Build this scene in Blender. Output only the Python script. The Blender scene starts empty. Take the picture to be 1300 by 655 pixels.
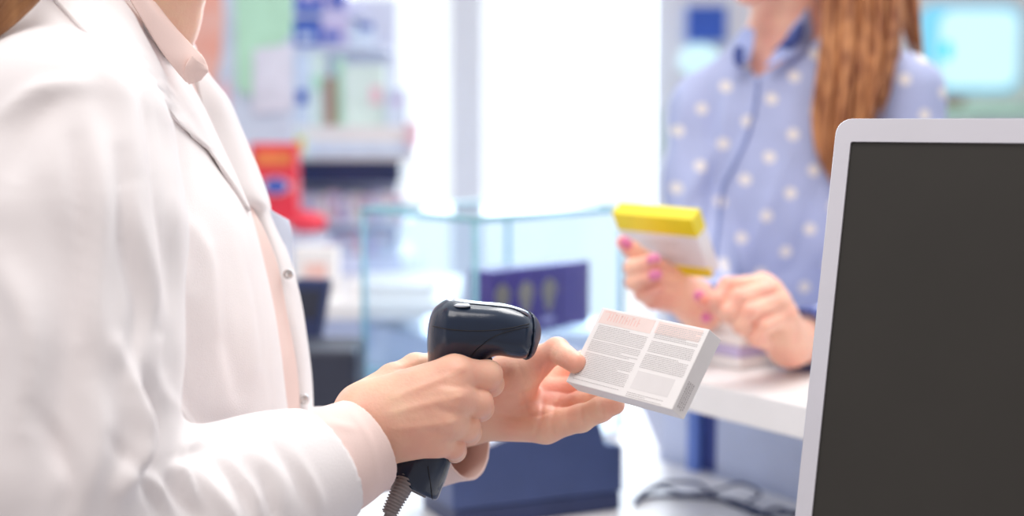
import bpy, bmesh, math, random
import numpy as np
from mathutils import Vector, Matrix
random.seed(7); rng = np.random.default_rng(7)
C = bpy.context.scene.collection
f32 = np.float32
# ------------------------------------------------------------------ camera maths
FPX = 1805.0; CAMZ = 1.33; PITCH = math.atan((327.5-150)/FPX)
CAM = np.array([0, 0, CAMZ]); FW = np.array([0, math.cos(PITCH), -math.sin(PITCH)]); UP = np.array([0, math.sin(PITCH), math.cos(PITCH)]); RT = np.array([1., 0, 0])
def P(px, py, d):
    return CAM + FW*d + RT*((px-650)/FPX*d) + UP*((327.5-py)/FPX*d)
def PP(l): return [P(*q[:3]) for q in l]
def proj(v):
    q = v-CAM; d = q@FW
    return 650+FPX*(q@RT)/d, 327.5-FPX*(q@UP)/d, d
def on_z(px, py, z):
    r = FW+RT*((px-650)/FPX)+UP*((327.5-py)/FPX); return CAM+r*((z-CAMZ)/r[2])

# ------------------------------------------------------------------ materials
MATS = {}
def mat(name, col, rough=.5, metal=0, noise=.04, nscale=20, bump=0, bscale=200, sss=0, sssr=(1,.35,.2), coat=0, emit=None, estr=0, trans=0, ior=1.45, spec=.5, sheen=0, alpha=1, col2=None):
    m = bpy.data.materials.new(name); m.use_nodes = True; nt = m.node_tree; b = nt.nodes['Principled BSDF']
    tc = nt.nodes.new('ShaderNodeTexCoord'); n = nt.nodes.new('ShaderNodeTexNoise'); n.inputs['Scale'].default_value = nscale; n.inputs['Detail'].default_value = 4
    nt.links.new(tc.outputs['Object'], n.inputs['Vector'])
    r = nt.nodes.new('ShaderNodeValToRGB'); c = np.array(col); c2 = np.array(col2) if col2 is not None else np.clip(c*(1-noise*2), 0, 1)
    r.color_ramp.elements[0].position = .35; r.color_ramp.elements[1].position = .65
    r.color_ramp.elements[0].color = (*c2, 1); r.color_ramp.elements[1].color = (*np.clip(c*(1+noise), 0, 1), 1)
    nt.links.new(n.outputs['Fac'], r.inputs['Fac']); nt.links.new(r.outputs['Color'], b.inputs['Base Color'])
    b.inputs['Roughness'].default_value = rough; b.inputs['Metallic'].default_value = metal
    b.inputs['Specular IOR Level'].default_value = spec; b.inputs['IOR'].default_value = ior
    b.inputs['Subsurface Weight'].default_value = sss; b.inputs['Subsurface Radius'].default_value = sssr; b.inputs['Subsurface Scale'].default_value = .012
    b.inputs['Coat Weight'].default_value = coat; b.inputs['Transmission Weight'].default_value = trans; b.inputs['Sheen Weight'].default_value = sheen; b.inputs['Alpha'].default_value = alpha
    if emit is not None:
        b.inputs['Emission Color'].default_value = (*emit, 1); b.inputs['Emission Strength'].default_value = estr
    if bump:
        n2 = nt.nodes.new('ShaderNodeTexNoise'); n2.inputs['Scale'].default_value = bscale; n2.inputs['Detail'].default_value = 3; nt.links.new(tc.outputs['Object'], n2.inputs['Vector'])
        bp = nt.nodes.new('ShaderNodeBump'); bp.inputs['Strength'].default_value = bump; bp.inputs['Distance'].default_value = .001
        nt.links.new(n2.outputs['Fac'], bp.inputs['Height']); nt.links.new(bp.outputs['Normal'], b.inputs['Normal'])
    MATS[name] = m; return m
M_COAT = mat('white_cotton', (.86,.82,.82), .85, noise=.01, bump=.25, bscale=900, sheen=.15)
M_PINK = mat('pale_pink_cotton', (.86,.67,.62), .8, noise=.02, bump=.2, bscale=900)
M_SKIN = mat('skin', (.90,.58,.42), .45, col2=(.86,.46,.34), nscale=28, bump=.25, bscale=420, sss=.35)
M_SKIN2 = mat('skin_pink', (.92,.56,.42), .5, col2=(.88,.44,.34), nscale=28, bump=.2, bscale=300, sss=.35)
M_NAIL = mat('nail', (.88,.62,.55), .2, coat=.5); M_NAILP = mat('pink_nail_polish', (.82,.22,.42), .2, coat=.6)
M_HAIRD = mat('light_brown_hair', (.36,.17,.07), .45, col2=(.22,.09,.035), nscale=60)
M_HAIR = mat('auburn_hair', (.60,.27,.11), .45, col2=(.22,.065,.025), nscale=45)
for hm in (M_HAIRD, M_HAIR):
    nt = hm.node_tree; nn_ = [x for x in nt.nodes if x.type == 'TEX_NOISE'][0]; tcn = [x for x in nt.nodes if x.type == 'TEX_COORD'][0]
    mp = nt.nodes.new('ShaderNodeMapping'); mp.inputs['Scale'].default_value = (1,1,.04); nt.links.new(tcn.outputs['Object'], mp.inputs[0]); nt.links.new(mp.outputs[0], nn_.inputs['Vector']); nn_.inputs['Scale'].default_value = 110
M_NAVYP = mat('scanner_plastic', (.010,.022,.050), .20, noise=.05, coat=.15, bump=.05, bscale=900)
M_RUB = mat('scanner_rubber', (.03,.042,.075), .45, bump=.1, bscale=900)
M_SEAM = mat('dark_seam', (.005,.006,.012), .6)
M_LENS = mat('indicator_lens', (.5,.55,.62), .15, coat=.5)
M_CABLE = mat('grey_cable', (.26,.23,.23), .6, bump=.1)
M_CARD = mat('white_cardboard', (.90,.885,.88), .5, noise=.01, bump=.06, bscale=300)
M_INK = mat('grey_ink', (.58,.56,.56), .6); M_INKP = mat('pink_ink', (.90,.62,.57), .6); M_PEACH = mat('peach_tint', (.90,.75,.71), .55); M_GREYT = mat('grey_tint', (.80,.78,.78), .55)
M_YEL = mat('yellow_card', (.90,.74,.02), .4, noise=.03); M_BEZ = mat('silver_white_plastic', (.66,.66,.72), .35, noise=.01, bump=.03)
M_SCR = mat('dark_screen', (.029,.027,.023), .28, noise=.02, spec=.6)
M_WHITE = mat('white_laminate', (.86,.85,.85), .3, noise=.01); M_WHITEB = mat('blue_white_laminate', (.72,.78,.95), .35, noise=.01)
M_LAV = mat('lavender_panel', (.68,.75,.96), .5, noise=.02); M_FRAME = mat('flare_tinted_frame', (.88,.93,.99), .4, noise=.01)  # the frame's pale blue stands in for window flare
M_WALL = mat('wall_paint', (.80,.80,.86), .8, noise=.01, bump=.05); M_FLOOR = mat('floor_tile', (.62,.63,.68), .35, noise=.03, nscale=3)
M_NAVY = mat('navy_plastic', (.055,.085,.22), .4, noise=.03); M_NAVYD = mat('dark_navy_plastic', (.03,.045,.13), .4)
M_DARK = mat('charcoal_plastic', (.03,.035,.06), .5)
M_GREEN = mat('green_print', (.50,.85,.66), .5, noise=.03); M_DGREEN = mat('dark_green', (.0,.25,.17), .5)
M_RED = mat('red_card', (.88,.05,.09), .4, noise=.04); M_BLUE = mat('royal_blue', (.04,.12,.55), .4); M_SKY = mat('pale_blue_card', (.68,.80,.98), .5)
M_ORANGE = mat('orange_pink_print', (.85,.42,.34), .5, col2=(.90,.68,.64), nscale=9); M_PURPLE = mat('purple_card', (.11,.06,.30), .4, noise=.05)
M_GOLD = mat('pale_gold_print', (.72,.60,.42), .45); M_LILAC = mat('lilac_card', (.62,.56,.84), .5); M_ROSE = mat('rose_card', (.85,.60,.68), .5); M_MINT=mat('mint_card',(.72,.88,.84),.5)
M_BROWN = mat('brown_card', (.38,.24,.20), .6)
M_BTN = mat('snap_metal', (.75,.73,.72), .25, metal=.9)
M_CYAN = mat('backlit_cyan', (.05,.10,.12), .4, emit=(.22,.70,.98), estr=.8); M_CYANW = mat('backlit_white', (.1,.12,.12), .4, emit=(.60,.88,.97), estr=.9)
M_TEALE = mat('glass_edge', (.42,.82,.93), .15, trans=.35, noise=.01); M_LAMP = mat('lamp_panel', (1,1,1), .5, emit=(1,.98,.95), estr=3)
# glass
def glass(name, tint):
    m = bpy.data.materials.new(name); m.use_nodes = True; nt = m.node_tree; nt.nodes.clear()
    o = nt.nodes.new('ShaderNodeOutputMaterial'); mx = nt.nodes.new('ShaderNodeMixShader'); t = nt.nodes.new('ShaderNodeBsdfTransparent'); g = nt.nodes.new('ShaderNodeBsdfGlossy')
    lw = nt.nodes.new('ShaderNodeLayerWeight'); pw = nt.nodes.new('ShaderNodeMath'); pw.operation = 'POWER'; pw.inputs[1].default_value = 4; fr = nt.nodes.new('ShaderNodeMath'); fr.operation = 'MULTIPLY_ADD'; fr.inputs[1].default_value = .55; fr.inputs[2].default_value = .03; nt.links.new(lw.outputs['Facing'], pw.inputs[0]); nt.links.new(pw.outputs[0], fr.inputs[0]); t.inputs['Color'].default_value = (*tint, 1); g.inputs['Roughness'].default_value = .02
    nt.links.new(fr.outputs[0], mx.inputs[0]); nt.links.new(t.outputs[0], mx.inputs[1]); nt.links.new(g.outputs[0], mx.inputs[2]); nt.links.new(mx.outputs[0], o.inputs[0]); return m
M_GLASS = glass('case_glass', (.93,.97,1)); M_WGLASS = glass('window_glass', (.98,.99,1))
def polka():
    m = mat('polka_dot_cotton', (.47,.53,.79), .85, noise=.03, bump=.2, bscale=700); nt = m.node_tree; b = nt.nodes['Principled BSDF']
    src = b.inputs['Base Color'].links[0].from_socket; L = nt.links.new
    tc = nt.nodes.new('ShaderNodeTexCoord'); sx = nt.nodes.new('ShaderNodeSeparateXYZ'); L(tc.outputs['Object'], sx.inputs[0])
    def mth(op, a, c=None):
        n = nt.nodes.new('ShaderNodeMath'); n.operation = op
        for i, v in enumerate((a, c)):
            if v is None: continue
            if isinstance(v, (int, float)): n.inputs[i].default_value = v
            else: L(v, n.inputs[i])
        return n.outputs[0]
    a = (.053,-.016); bb = (-.029,-.028); det = a[0]*bb[1]-a[1]*bb[0]
    X, Z = sx.outputs[0], sx.outputs[2]
    s = mth('ADD', mth('MULTIPLY', X, bb[1]/det), mth('MULTIPLY', Z, -bb[0]/det)); t = mth('ADD', mth('MULTIPLY', X, -a[1]/det), mth('MULTIPLY', Z, a[0]/det))
    s = mth('SUBTRACT', mth('FRACT', s), .5); t = mth('SUBTRACT', mth('FRACT', t), .5)
    dx = mth('ADD', mth('MULTIPLY', s, a[0]), mth('MULTIPLY', t, bb[0])); dz = mth('ADD', mth('MULTIPLY', s, a[1]), mth('MULTIPLY', t, bb[1]))
    d = mth('SQRT', mth('ADD', mth('MULTIPLY', dx, dx), mth('MULTIPLY', dz, dz))); k = mth('LESS_THAN', d, .0078)
    mx = nt.nodes.new('ShaderNodeMix'); mx.data_type = 'RGBA'; L(k, mx.inputs[0]); L(src, mx.inputs[6]); mx.inputs[7].default_value = (.84,.80,.80,1); L(mx.outputs[2], b.inputs['Base Color']); return m
M_POLKA = polka()
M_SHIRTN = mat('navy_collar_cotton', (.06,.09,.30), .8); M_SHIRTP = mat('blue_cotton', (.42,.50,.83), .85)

# ------------------------------------------------------------------ object helpers
def link(name, me, material, parent=None, smooth=True):
    o = bpy.data.objects.new(name, me); C.objects.link(o)
    if material is not None:
        for x in (material if isinstance(material, (list, tuple)) else [material]): me.materials.append(x)
    if smooth:
        me.polygons.foreach_set('use_smooth', [True]*len(me.polygons))
    if parent is not None:
        o.parent = parent; w = np.zeros(3); q = parent
        while q is not None: w = w+np.array(q.location); q = q.parent
        o.location = tuple(-w)
    return o
def tag(o, label, cat, group=None, kind=None):
    o['label'] = label; o['category'] = cat
    if group: o['group'] = group
    if kind: o['kind'] = kind
    return o
def thing(name, label, cat, loc, group=None):
    o = bpy.data.objects.new(name, None); C.objects.link(o); o.location = tuple(loc); o.empty_display_size = .05
    return tag(o, label, cat, group)
def struct(o): o['kind'] = 'structure'; return o
def mesh(vs, fs):
    me = bpy.data.meshes.new('m'); me.from_pydata([tuple(map(float, v)) for v in vs], [], [tuple(map(int, q)) for q in fs]); me.update(); return me
def from_bm(bm):
    bmesh.ops.recalc_face_normals(bm, faces=bm.faces); me = bpy.data.meshes.new('m'); bm.to_mesh(me); bm.free(); return me
def add_obox(bm, o, x, y, z, bev=0, seg=2):
    """box with corner o and edge vectors x,y,z"""
    o, x, y, z = map(lambda a: Vector(tuple(a)), (o, x, y, z))
    vs = [bm.verts.new(o+x*i+y*j+z*k) for i in (0,1) for j in (0,1) for k in (0,1)]
    fs = [bm.faces.new([vs[i] for i in q]) for q in ((0,1,3,2),(4,6,7,5),(0,4,5,1),(2,3,7,6),(0,2,6,4),(1,5,7,3))]
    if bev:
        es = list({e for q in fs for e in q.edges}); bmesh.ops.bevel(bm, geom=es, offset=bev, segments=seg, affect='EDGES', profile=.5)
def obox(name, o, x, y, z, material, parent=None, bev=.002):
    bm = bmesh.new(); add_obox(bm, o, x, y, z, bev); me = from_bm(bm)
    ob = link(name, me, material, parent, False); return ob
def aabox(name, x0, x1, y0, y1, z0, z1, material, parent=None, bev=.002):
    return obox(name, (x0,y0,z0), (x1-x0,0,0), (0,y1-y0,0), (0,0,z1-z0), material, parent, bev)
def prism(name, pts, ext, material, parent=None, bev=0):
    bm = bmesh.new(); vs = [bm.verts.new(tuple(p)) for p in pts]; fc = bm.faces.new(vs)
    r = bmesh.ops.extrude_face_region(bm, geom=[fc]); bmesh.ops.translate(bm, vec=Vector(tuple(ext)), verts=[v for v in r['geom'] if isinstance(v, bmesh.types.BMVert)])
    if bev: bmesh.ops.bevel(bm, geom=list(bm.edges), offset=bev, segments=2, affect='EDGES', profile=.5)
    return link(name, from_bm(bm), material, parent, False)
def catmull(pts, n):
    pts = np.asarray(pts, float); m = len(pts)
    if m < 2: return pts
    ext = np.vstack([2*pts[0]-pts[1], pts, 2*pts[-1]-pts[-2]]); t = np.linspace(0, m-1, n); out = []
    for u in t:
        i = min(int(u), m-2); s = u-i; p0, p1, p2, p3 = ext[i:i+4]
        out.append(.5*((2*p1)+(-p0+p2)*s+(2*p0-5*p1+4*p2-p3)*s*s+(-p0+3*p1-3*p2+p3)*s**3))
    return np.array(out)
def tube_geo(pts, rad, n=10, cap=True):
    pts = np.asarray(pts, float); m = len(pts); rad = np.broadcast_to(rad, (m,)); vs = []; fs = []
    T = np.gradient(pts, axis=0); T /= np.linalg.norm(T, axis=1)[:,None]+1e-12
    a = np.array([0,0,1.]) if abs(T[0][2]) < .9 else np.array([1.,0,0]); N = np.cross(T[0], a); N /= np.linalg.norm(N)
    for i in range(m):
        N = N-T[i]*(N@T[i]); N /= np.linalg.norm(N)+1e-12; B = np.cross(T[i], N)
        for k in range(n):
            an = 2*math.pi*k/n; vs.append(pts[i]+rad[i]*(N*math.cos(an)+B*math.sin(an)))
    for i in range(m-1):
        for k in range(n):
            fs.append((i*n+k, i*n+(k+1)%n, (i+1)*n+(k+1)%n, (i+1)*n+k))
    if cap: fs.append(tuple(range(n-1,-1,-1))); fs.append(tuple((m-1)*n+k for k in range(n)))
    return vs, fs
def tubes(name, lst, material, parent=None, n=10):
    V = []; F = []
    for pts, rad in lst:
        v, q = tube_geo(pts, rad, n); o = len(V); V += list(v); F += [tuple(i+o for i in r) for r in q]
    return link(name, mesh(V, F), material, parent)
def sheet(name, rows, material, parent=None, thick=.0022, nu=60, nv=24, px=True, bulge=0):
    R = [np.array(PP(r)) if px else np.array(r) for r in rows]
    R = [catmull(r, nv) for r in R]; G = np.array(R); G = np.stack([catmull(G[:,j], nu) for j in range(nv)], 1)
    if bulge:
        s = np.sin(np.linspace(0, math.pi, nv))[None,:,None]; G = G-FW*(s*bulge)
    vs = G.reshape(-1,3); fs = [(i*nv+j, i*nv+j+1, (i+1)*nv+j+1, (i+1)*nv+j) for i in range(nu-1) for j in range(nv-1)]
    o = link(name, mesh(vs, fs), material, parent); s = o.modifiers.new('s', 'SOLIDIFY'); s.thickness = thick; s.offset = 0; return o
# ------------------------------------------------------------------ SDF modelling
def smin(a, b, k):
    if k <= 0: return np.minimum(a, b)
    h = np.clip(.5+.5*(b-a)/k, 0, 1); return b*(1-h)+a*h-k*h*(1-h)
def smax(a, b, k): return -smin(-a, -b, k)
def cone(p, a, b, ra, rb):
    a = np.asarray(a, f32); b = np.asarray(b, f32); ab = b-a; L2 = float(ab@ab)+1e-12
    h = np.clip(((p-a)@ab)/L2, 0, 1); q = p-a-h[...,None]*ab
    return np.sqrt((q*q).sum(-1))-(ra+(rb-ra)*h)
def chain(p, pts, rs, k=.004):
    d = None
    for i in range(len(pts)-1):
        c = cone(p, pts[i], pts[i+1], rs[i], rs[i+1]); d = c if d is None else smin(d, c, k)
    return d
def ell(p, c, r, axes=None):
    q = p-np.asarray(c, f32)
    if axes is not None: q = q@np.asarray(axes, f32).T
    q = q/np.asarray(r, f32); n = np.sqrt((q*q).sum(-1))
    return (n-1)*min(r)*np.where(n > 1, 1, 1)
def plane(p, c, n):
    n = np.asarray(n, f32); n = n/np.linalg.norm(n); return (p-np.asarray(c, f32))@n
def loft(p, levels, rot=0):
    """levels: (z, cx, cy, a, b) ascending z, elliptical sections"""
    L = np.array(sorted(levels)); z = p[...,2]
    # dense smooth interpolation
    D = catmull(L, 200); D = D[np.argsort(D[:,0])]
    cx, cy, a, b = (np.interp(z, D[:,0], D[:,i]).astype(f32) for i in (1,2,3,4))
    x = p[...,0]-cx; y = p[...,1]-cy; c, s = math.cos(rot), math.sin(rot); x, y = x*c+y*s, -x*s+y*c
    n = np.sqrt((x/a)**2+(y/b)**2)+1e-6; d = (n-1)*np.minimum(a, b)
    return np.maximum(d, np.maximum(L[0,0]-z, z-L[-1,0]))
def nets(sdf, lo, hi, h, proj_steps=2):
    lo = np.asarray(lo, float); hi = np.asarray(hi, float); n = np.ceil((hi-lo)/h).astype(int)+1
    ax = [lo[i]+h*np.arange(n[i]) for i in range(3)]; V = np.empty(n, f32)
    for i0 in range(0, n[0], 24):
        g = np.stack(np.meshgrid(ax[0][i0:i0+24], ax[1], ax[2], indexing='ij'), -1).astype(f32); V[i0:i0+24] = sdf(g)
    I = V < 0; s = np.zeros(n-1, np.int8)
    for a in (0,1):
        for b in (0,1):
            for c in (0,1): s += I[a:n[0]-1+a, b:n[1]-1+b, c:n[2]-1+c]
    cells = np.argwhere((s > 0) & (s < 8)); idx = -np.ones(n-1, np.int64); idx[tuple(cells.T)] = np.arange(len(cells))
    acc = np.zeros((len(cells), 3)); cnt = np.zeros(len(cells)); cor = [(a,b,c) for a in (0,1) for b in (0,1) for c in (0,1)]
    for A in cor:
        for ax_ in range(3):
            if A[ax_]: continue
            B = list(A); B[ax_] = 1
            va = V[tuple((cells+A).T)]; vb = V[tuple((cells+B).T)]; m = (va < 0) != (vb < 0)
            t = np.where(m, va/(va-vb+1e-20), 0); pt = np.tile(np.array(A, float), (len(cells),1)); pt[:,ax_] += t
            acc[m] += pt[m]; cnt[m] += 1
    vs = lo+h*(cells+acc/cnt[:,None]); F = []
    for a in range(3):
        b, c = (a+1)%3, (a+2)%3; sl0 = [slice(None)]*3; sl1 = [slice(None)]*3; sl0[a] = slice(0,-1); sl1[a] = slice(1,None)
        m = I[tuple(sl0)] != I[tuple(sl1)]; e = np.argwhere(m); ok = (e[:,b] > 0) & (e[:,c] > 0) & (e[:,b] < n[b]-1) & (e[:,c] < n[c]-1); e = e[ok]
        ins = I[tuple(e.T)]; q = []
        for db, dc in ((-1,-1),(0,-1),(0,0),(-1,0)):
            k = e.copy(); k[:,b] += db; k[:,c] += dc; q.append(idx[tuple(k.T)])
        q = np.stack(q, 1); q[~ins] = q[~ins][:,::-1]; F.append(q)
    F = np.vstack(F)
    for _ in range(proj_steps):
        e = h*.25; p = vs.astype(f32); d = sdf(p); g = np.stack([sdf(p+np.eye(3, dtype=f32)[i]*e)-sdf(p-np.eye(3, dtype=f32)[i]*e) for i in range(3)], 1)/(2*e)
        gn = (g*g).sum(1)+1e-6; stp = np.clip(d/gn, -h, h)[:,None]*g; sl = np.linalg.norm(stp, axis=1)[:,None]; vs = vs-stp*np.minimum(1, h*.6/(sl+1e-9))
    return vs, F
def np_mesh(vs, F):
    me = bpy.data.meshes.new('m'); me.vertices.add(len(vs)); me.vertices.foreach_set('co', np.asarray(vs, f32).ravel())
    me.loops.add(F.size); me.loops.foreach_set('vertex_index', F.ravel().astype(np.int32)); me.polygons.add(len(F)); me.polygons.foreach_set('loop_start', np.arange(0, F.size, 4, dtype=np.int32))
    me.update(calc_edges=True); me.validate(); return me
def vnormals(vs, F):
    a = vs[F[:,2]]-vs[F[:,0]]; b = vs[F[:,3]]-vs[F[:,1]]; n = np.cross(a, b); N = np.zeros_like(vs)
    for k in range(4): np.add.at(N, F[:,k], n)
    return N/(np.linalg.norm(N, axis=1)[:,None]+1e-12)
def segdist(x, y, pl):
    best = np.full(x.shape, 1e9); tt = np.zeros(x.shape); m = len(pl)-1
    for i in range(m):
        a = np.array(pl[i], float); b = np.array(pl[i+1], float); ab = b-a; t = np.clip(((x-a[0])*ab[0]+(y-a[1])*ab[1])/(ab@ab), 0, 1)
        d = np.hypot(x-a[0]-t*ab[0], y-a[1]-t*ab[1]); k = d < best; best[k] = d[k]; tt[k] = ((i+t)/m)[k]
    return best, tt
def sculpt(vs, F, strokes):
    N = vnormals(vs, F); x, y, d = proj(vs); view = vs-CAM; view /= np.linalg.norm(view, axis=1)[:,None]
    face = np.clip(-(N*view).sum(1)*1.5, 0, 1)
    tot = np.zeros(len(vs))
    for pl, w, amp in strokes:
        pl = [tuple(q) for q in catmull(np.array(pl, float), max(2, 5*len(pl)))]
        ds, t = segdist(x, y, pl); tot += amp*np.exp(-(ds/w)**2)*np.sin(np.pi*np.clip(t*.9+.05, 0, 1))**.6
    return vs+N*(tot*face)[:,None]
def march(sdf, px, py, d0=.5, d1=2.2):
    d = d0
    for _ in range(200):
        p = P(px, py, d); v = float(sdf(p[None].astype(f32))[0])
        if v < .0003: return d
        d += max(v*.7, .0005)
        if d > d1: return None
    return d
def join_np(lst):
    V = []; Fs = []; o = 0
    for v, q in lst: V.append(v); Fs.append(q+o); o += len(v)
    return np.vstack(V), np.vstack(Fs)
def bounds(pts, pad): pts = np.array(pts); return pts.min(0)-pad, pts.max(0)+pad

def skin_redness_nodes(m, col):
    nt = m.node_tree; b = nt.nodes['Principled BSDF']; src = b.inputs['Base Color'].links[0].from_socket
    a = nt.nodes.new('ShaderNodeAttribute'); a.attribute_name = 'skin_redness'; mx = nt.nodes.new('ShaderNodeMix'); mx.data_type = 'RGBA'
    nt.links.new(a.outputs['Fac'], mx.inputs[0]); nt.links.new(src, mx.inputs[6]); mx.inputs[7].default_value = (*col, 1); nt.links.new(mx.outputs[2], b.inputs['Base Color'])
def skin_redness(o, pts):
    me = o.data; co_ = np.empty(len(me.vertices)*3, f32); me.vertices.foreach_get('co', co_); co_ = co_.reshape(-1,3); t = np.zeros(len(co_), f32)
    for c_, r_, k_ in pts: t = np.maximum(t, k_*np.exp(-((co_-np.asarray(c_, f32))**2).sum(1)/r_**2))
    at = me.attributes.new('skin_redness', 'FLOAT', 'POINT'); at.data.foreach_set('value', t)
# ------------------------------------------------------------------ hands
def hand_sdf(spec):
    """spec: dict(mc=[((px,py,d),r,(px,py,d),r)...], fingers=[[(px,py,d,r)...]...], arm=[...], kp)"""
    mcs = [(P(*a), ra, P(*b), rb) for a, ra, b, rb in spec['mc']]; arm = [(P(*q[:3]), q[3]) for q in spec['arm']]
    fs = [[(P(*q[:3]), q[3]) for q in fg] for fg in spec['fingers']]; kp = spec.get('kp', .012)
    def S(p):
        d = chain(p, [a for a,_ in arm], [r for _,r in arm], .01)
        for a, ra, b, rb in mcs: d = smin(d, cone(p, a, b, ra, rb), kp)
        w = None
        for i, fg in enumerate(fs):
            c = chain(p, [a for a,_ in fg], [r for _,r in fg], .0028)
            for a, r in fg[1:-1]:      # knuckles
                c = smin(c, np.sqrt(((p-a.astype(f32))**2).sum(-1))-r*1.04, .002)
            w = c if w is None else smin(w, c, .0012)
        return smin(d, w, spec.get('kf', .006))
    pts = [a for a,_,_,_ in mcs]+[b for _,_,b,_ in mcs]+[a for a,_ in arm]+[a for fg in fs for a,_ in fg]
    return S, pts
RH = dict(arm=[(330,630,.925,.028),(400,596,.95,.0265),(448,556,.975,.0245)],
  mc=[((468,516,.985),.018,(577,473,.977),.0122),((468,532,.982),.019,(574,503,.970),.0122),((468,548,.982),.0185,(567,533,.972),.0115),((470,560,.985),.017,(553,560,.98),.0108),
      ((455,530,1.0),.018,(500,500,1.01),.014)],
  fingers=[[(577,474,.977,.0115),(619,476,.987,.0098),(623,487,1.008,.0088),(603,492,1.022,.0076)],
           [(574,504,.971,.0115),(607,511,.983,.0098),(610,518,1.008,.0088),(588,520,1.024,.0078)],
           [(567,534,.973,.0108),(592,542,.985,.0092),(595,549,1.008,.0084),(572,549,1.022,.0074)],
           [(554,560,.981,.0098),(574,566,.99,.0086),(577,572,1.008,.0078),(558,571,1.02,.0068)],
           [(458,515,1.0,.016),(500,484,1.018,.0125),(528,468,1.028,.0108),(549,463,1.033,.0088)]])
LH = dict(arm=[(430,575,1.14,.029),(520,552,1.11,.0265),(585,528,1.09,.0240)],
  mc=[((606,530,1.080),.017,(692,541,1.058),.0125),((606,520,1.083),.017,(700,524,1.072),.0120),((606,510,1.086),.016,(704,504,1.086),.0120),((612,502,1.09),.016,(702,484,1.10),.0120),
      ((618,505,1.068),.019,(652,478,1.062),.0172),((648,480,1.062),.0165,(680,460,1.062),.0112)],
  fingers=[[(680,460,1.062,.0110),(707,445,1.050,.0092),(731,461,1.020,.0076)],
           [(694,541,1.057,.0118),(737,531,1.046,.0098),(762,520,1.038,.0088),(781,514,1.033,.0070)],
           [(702,523,1.072,.0115),(738,514,1.062,.0100),(766,504,1.052,.0090),(790,497,1.045,.0074)],
           [(704,503,1.086,.0112),(745,488,1.078,.0100),(775,474,1.064,.0090),(798,464,1.052,.0076)],
           [(702,484,1.10,.0110),(742,462,1.088,.0098),(768,446,1.072,.0088),(788,436,1.058,.0076)]])
CR = dict(arm=[(905,400,1.62,.026),(893,393,1.56,.0235)], kp=.012,
  mc=[((885,385,1.545),.019,(857,350,1.505),.0118),((885,390,1.54),.019,(858,362,1.50),.0118),((885,394,1.54),.018,(860,375,1.50),.0112),((888,398,1.54),.016,(864,388,1.505),.0105),((880,370,1.55),.017,(850,345,1.54),.0125)],
  fingers=[[(857,350,1.505,.0108),(826,334,1.478,.0096),(803,318,1.470,.0088),(791,308,1.466,.0074)],
           [(858,362,1.50,.0108),(815,350,1.466,.0096),(803,340,1.450,.0088),(830,331,1.440,.0074)],
           [(860,375,1.50,.0104),(816,367,1.468,.0094),(804,358,1.450,.0084),(830,350,1.441,.0072)],
           [(864,388,1.505,.0095),(828,382,1.474,.0086),(815,373,1.458,.0078),(836,366,1.448,.0068)],
           [(850,345,1.54,.012),(835,325,1.535,.0100),(830,305,1.525,.0085)]])
CL = dict(arm=[(1070,420,1.60,.026),(1010,436,1.51,.0235)], kp=.012,
  mc=[((1000,430,1.50),.019,(968,361,1.465),.0115),((1002,434,1.495),.019,(979,369,1.457),.0115),((1003,438,1.49),.018,(989,383,1.452),.0110),((1005,442,1.49),.017,(998,400,1.452),.0104),((1000,440,1.49),.017,(970,420,1.475),.013)],
  fingers=[[(968,361,1.465,.0110),(924,364,1.440,.0098),(911,382,1.430,.0088),(921,400,1.434,.0074)],
           [(979,369,1.457,.0110),(938,379,1.425,.0098),(926,397,1.420,.0088),(938,411,1.430,.0074)],
           [(989,383,1.452,.0106),(951,397,1.420,.0096),(941,413,1.420,.0086),(953,423,1.430,.0074)],
           [(998,400,1.452,.0098),(967,415,1.425,.0088),(959,429,1.425,.0080),(971,436,1.435,.0068)],
           [(970,420,1.475,.0125),(935,402,1.458,.0105),(908,388,1.452,.0096),(892,380,1.450,.0082)]])
def hand_mesh(spec, h):
    S, pts = hand_sdf(spec); lo, hi = bounds(pts, .035); vs, F = nets(S, lo, hi, h); return S, vs, F
def nail(name, c, along, nrm, material, parent, w=.0055, l=.0075):
    """curved nail plate as a small shell"""
    along = np.array(along, float); along /= np.linalg.norm(along); nrm = np.array(nrm, float); nrm -= along*(nrm@along); nrm /= np.linalg.norm(nrm); sd = np.cross(along, nrm)
    vs = []; fs = []; n, m = 9, 9
    for i in range(n):
        u = i/(n-1)*2-1; ww = w*math.sqrt(max(.05, 1-abs(u)**3.5))
        for j in range(m):
            t = j/(m-1)*2-1; vs.append(np.array(c)+along*l*u+sd*ww*t-nrm*(ww*t*t*.45+.0012*u*u))
    for i in range(n-1):
        for j in range(m-1): fs.append((i*m+j, i*m+j+1, (i+1)*m+j+1, (i+1)*m+j))
    o = link(name, mesh(vs, fs), material, parent); s = o.modifiers.new('s', 'SOLIDIFY'); s.thickness = .0008; s.offset = 0; return o

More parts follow.
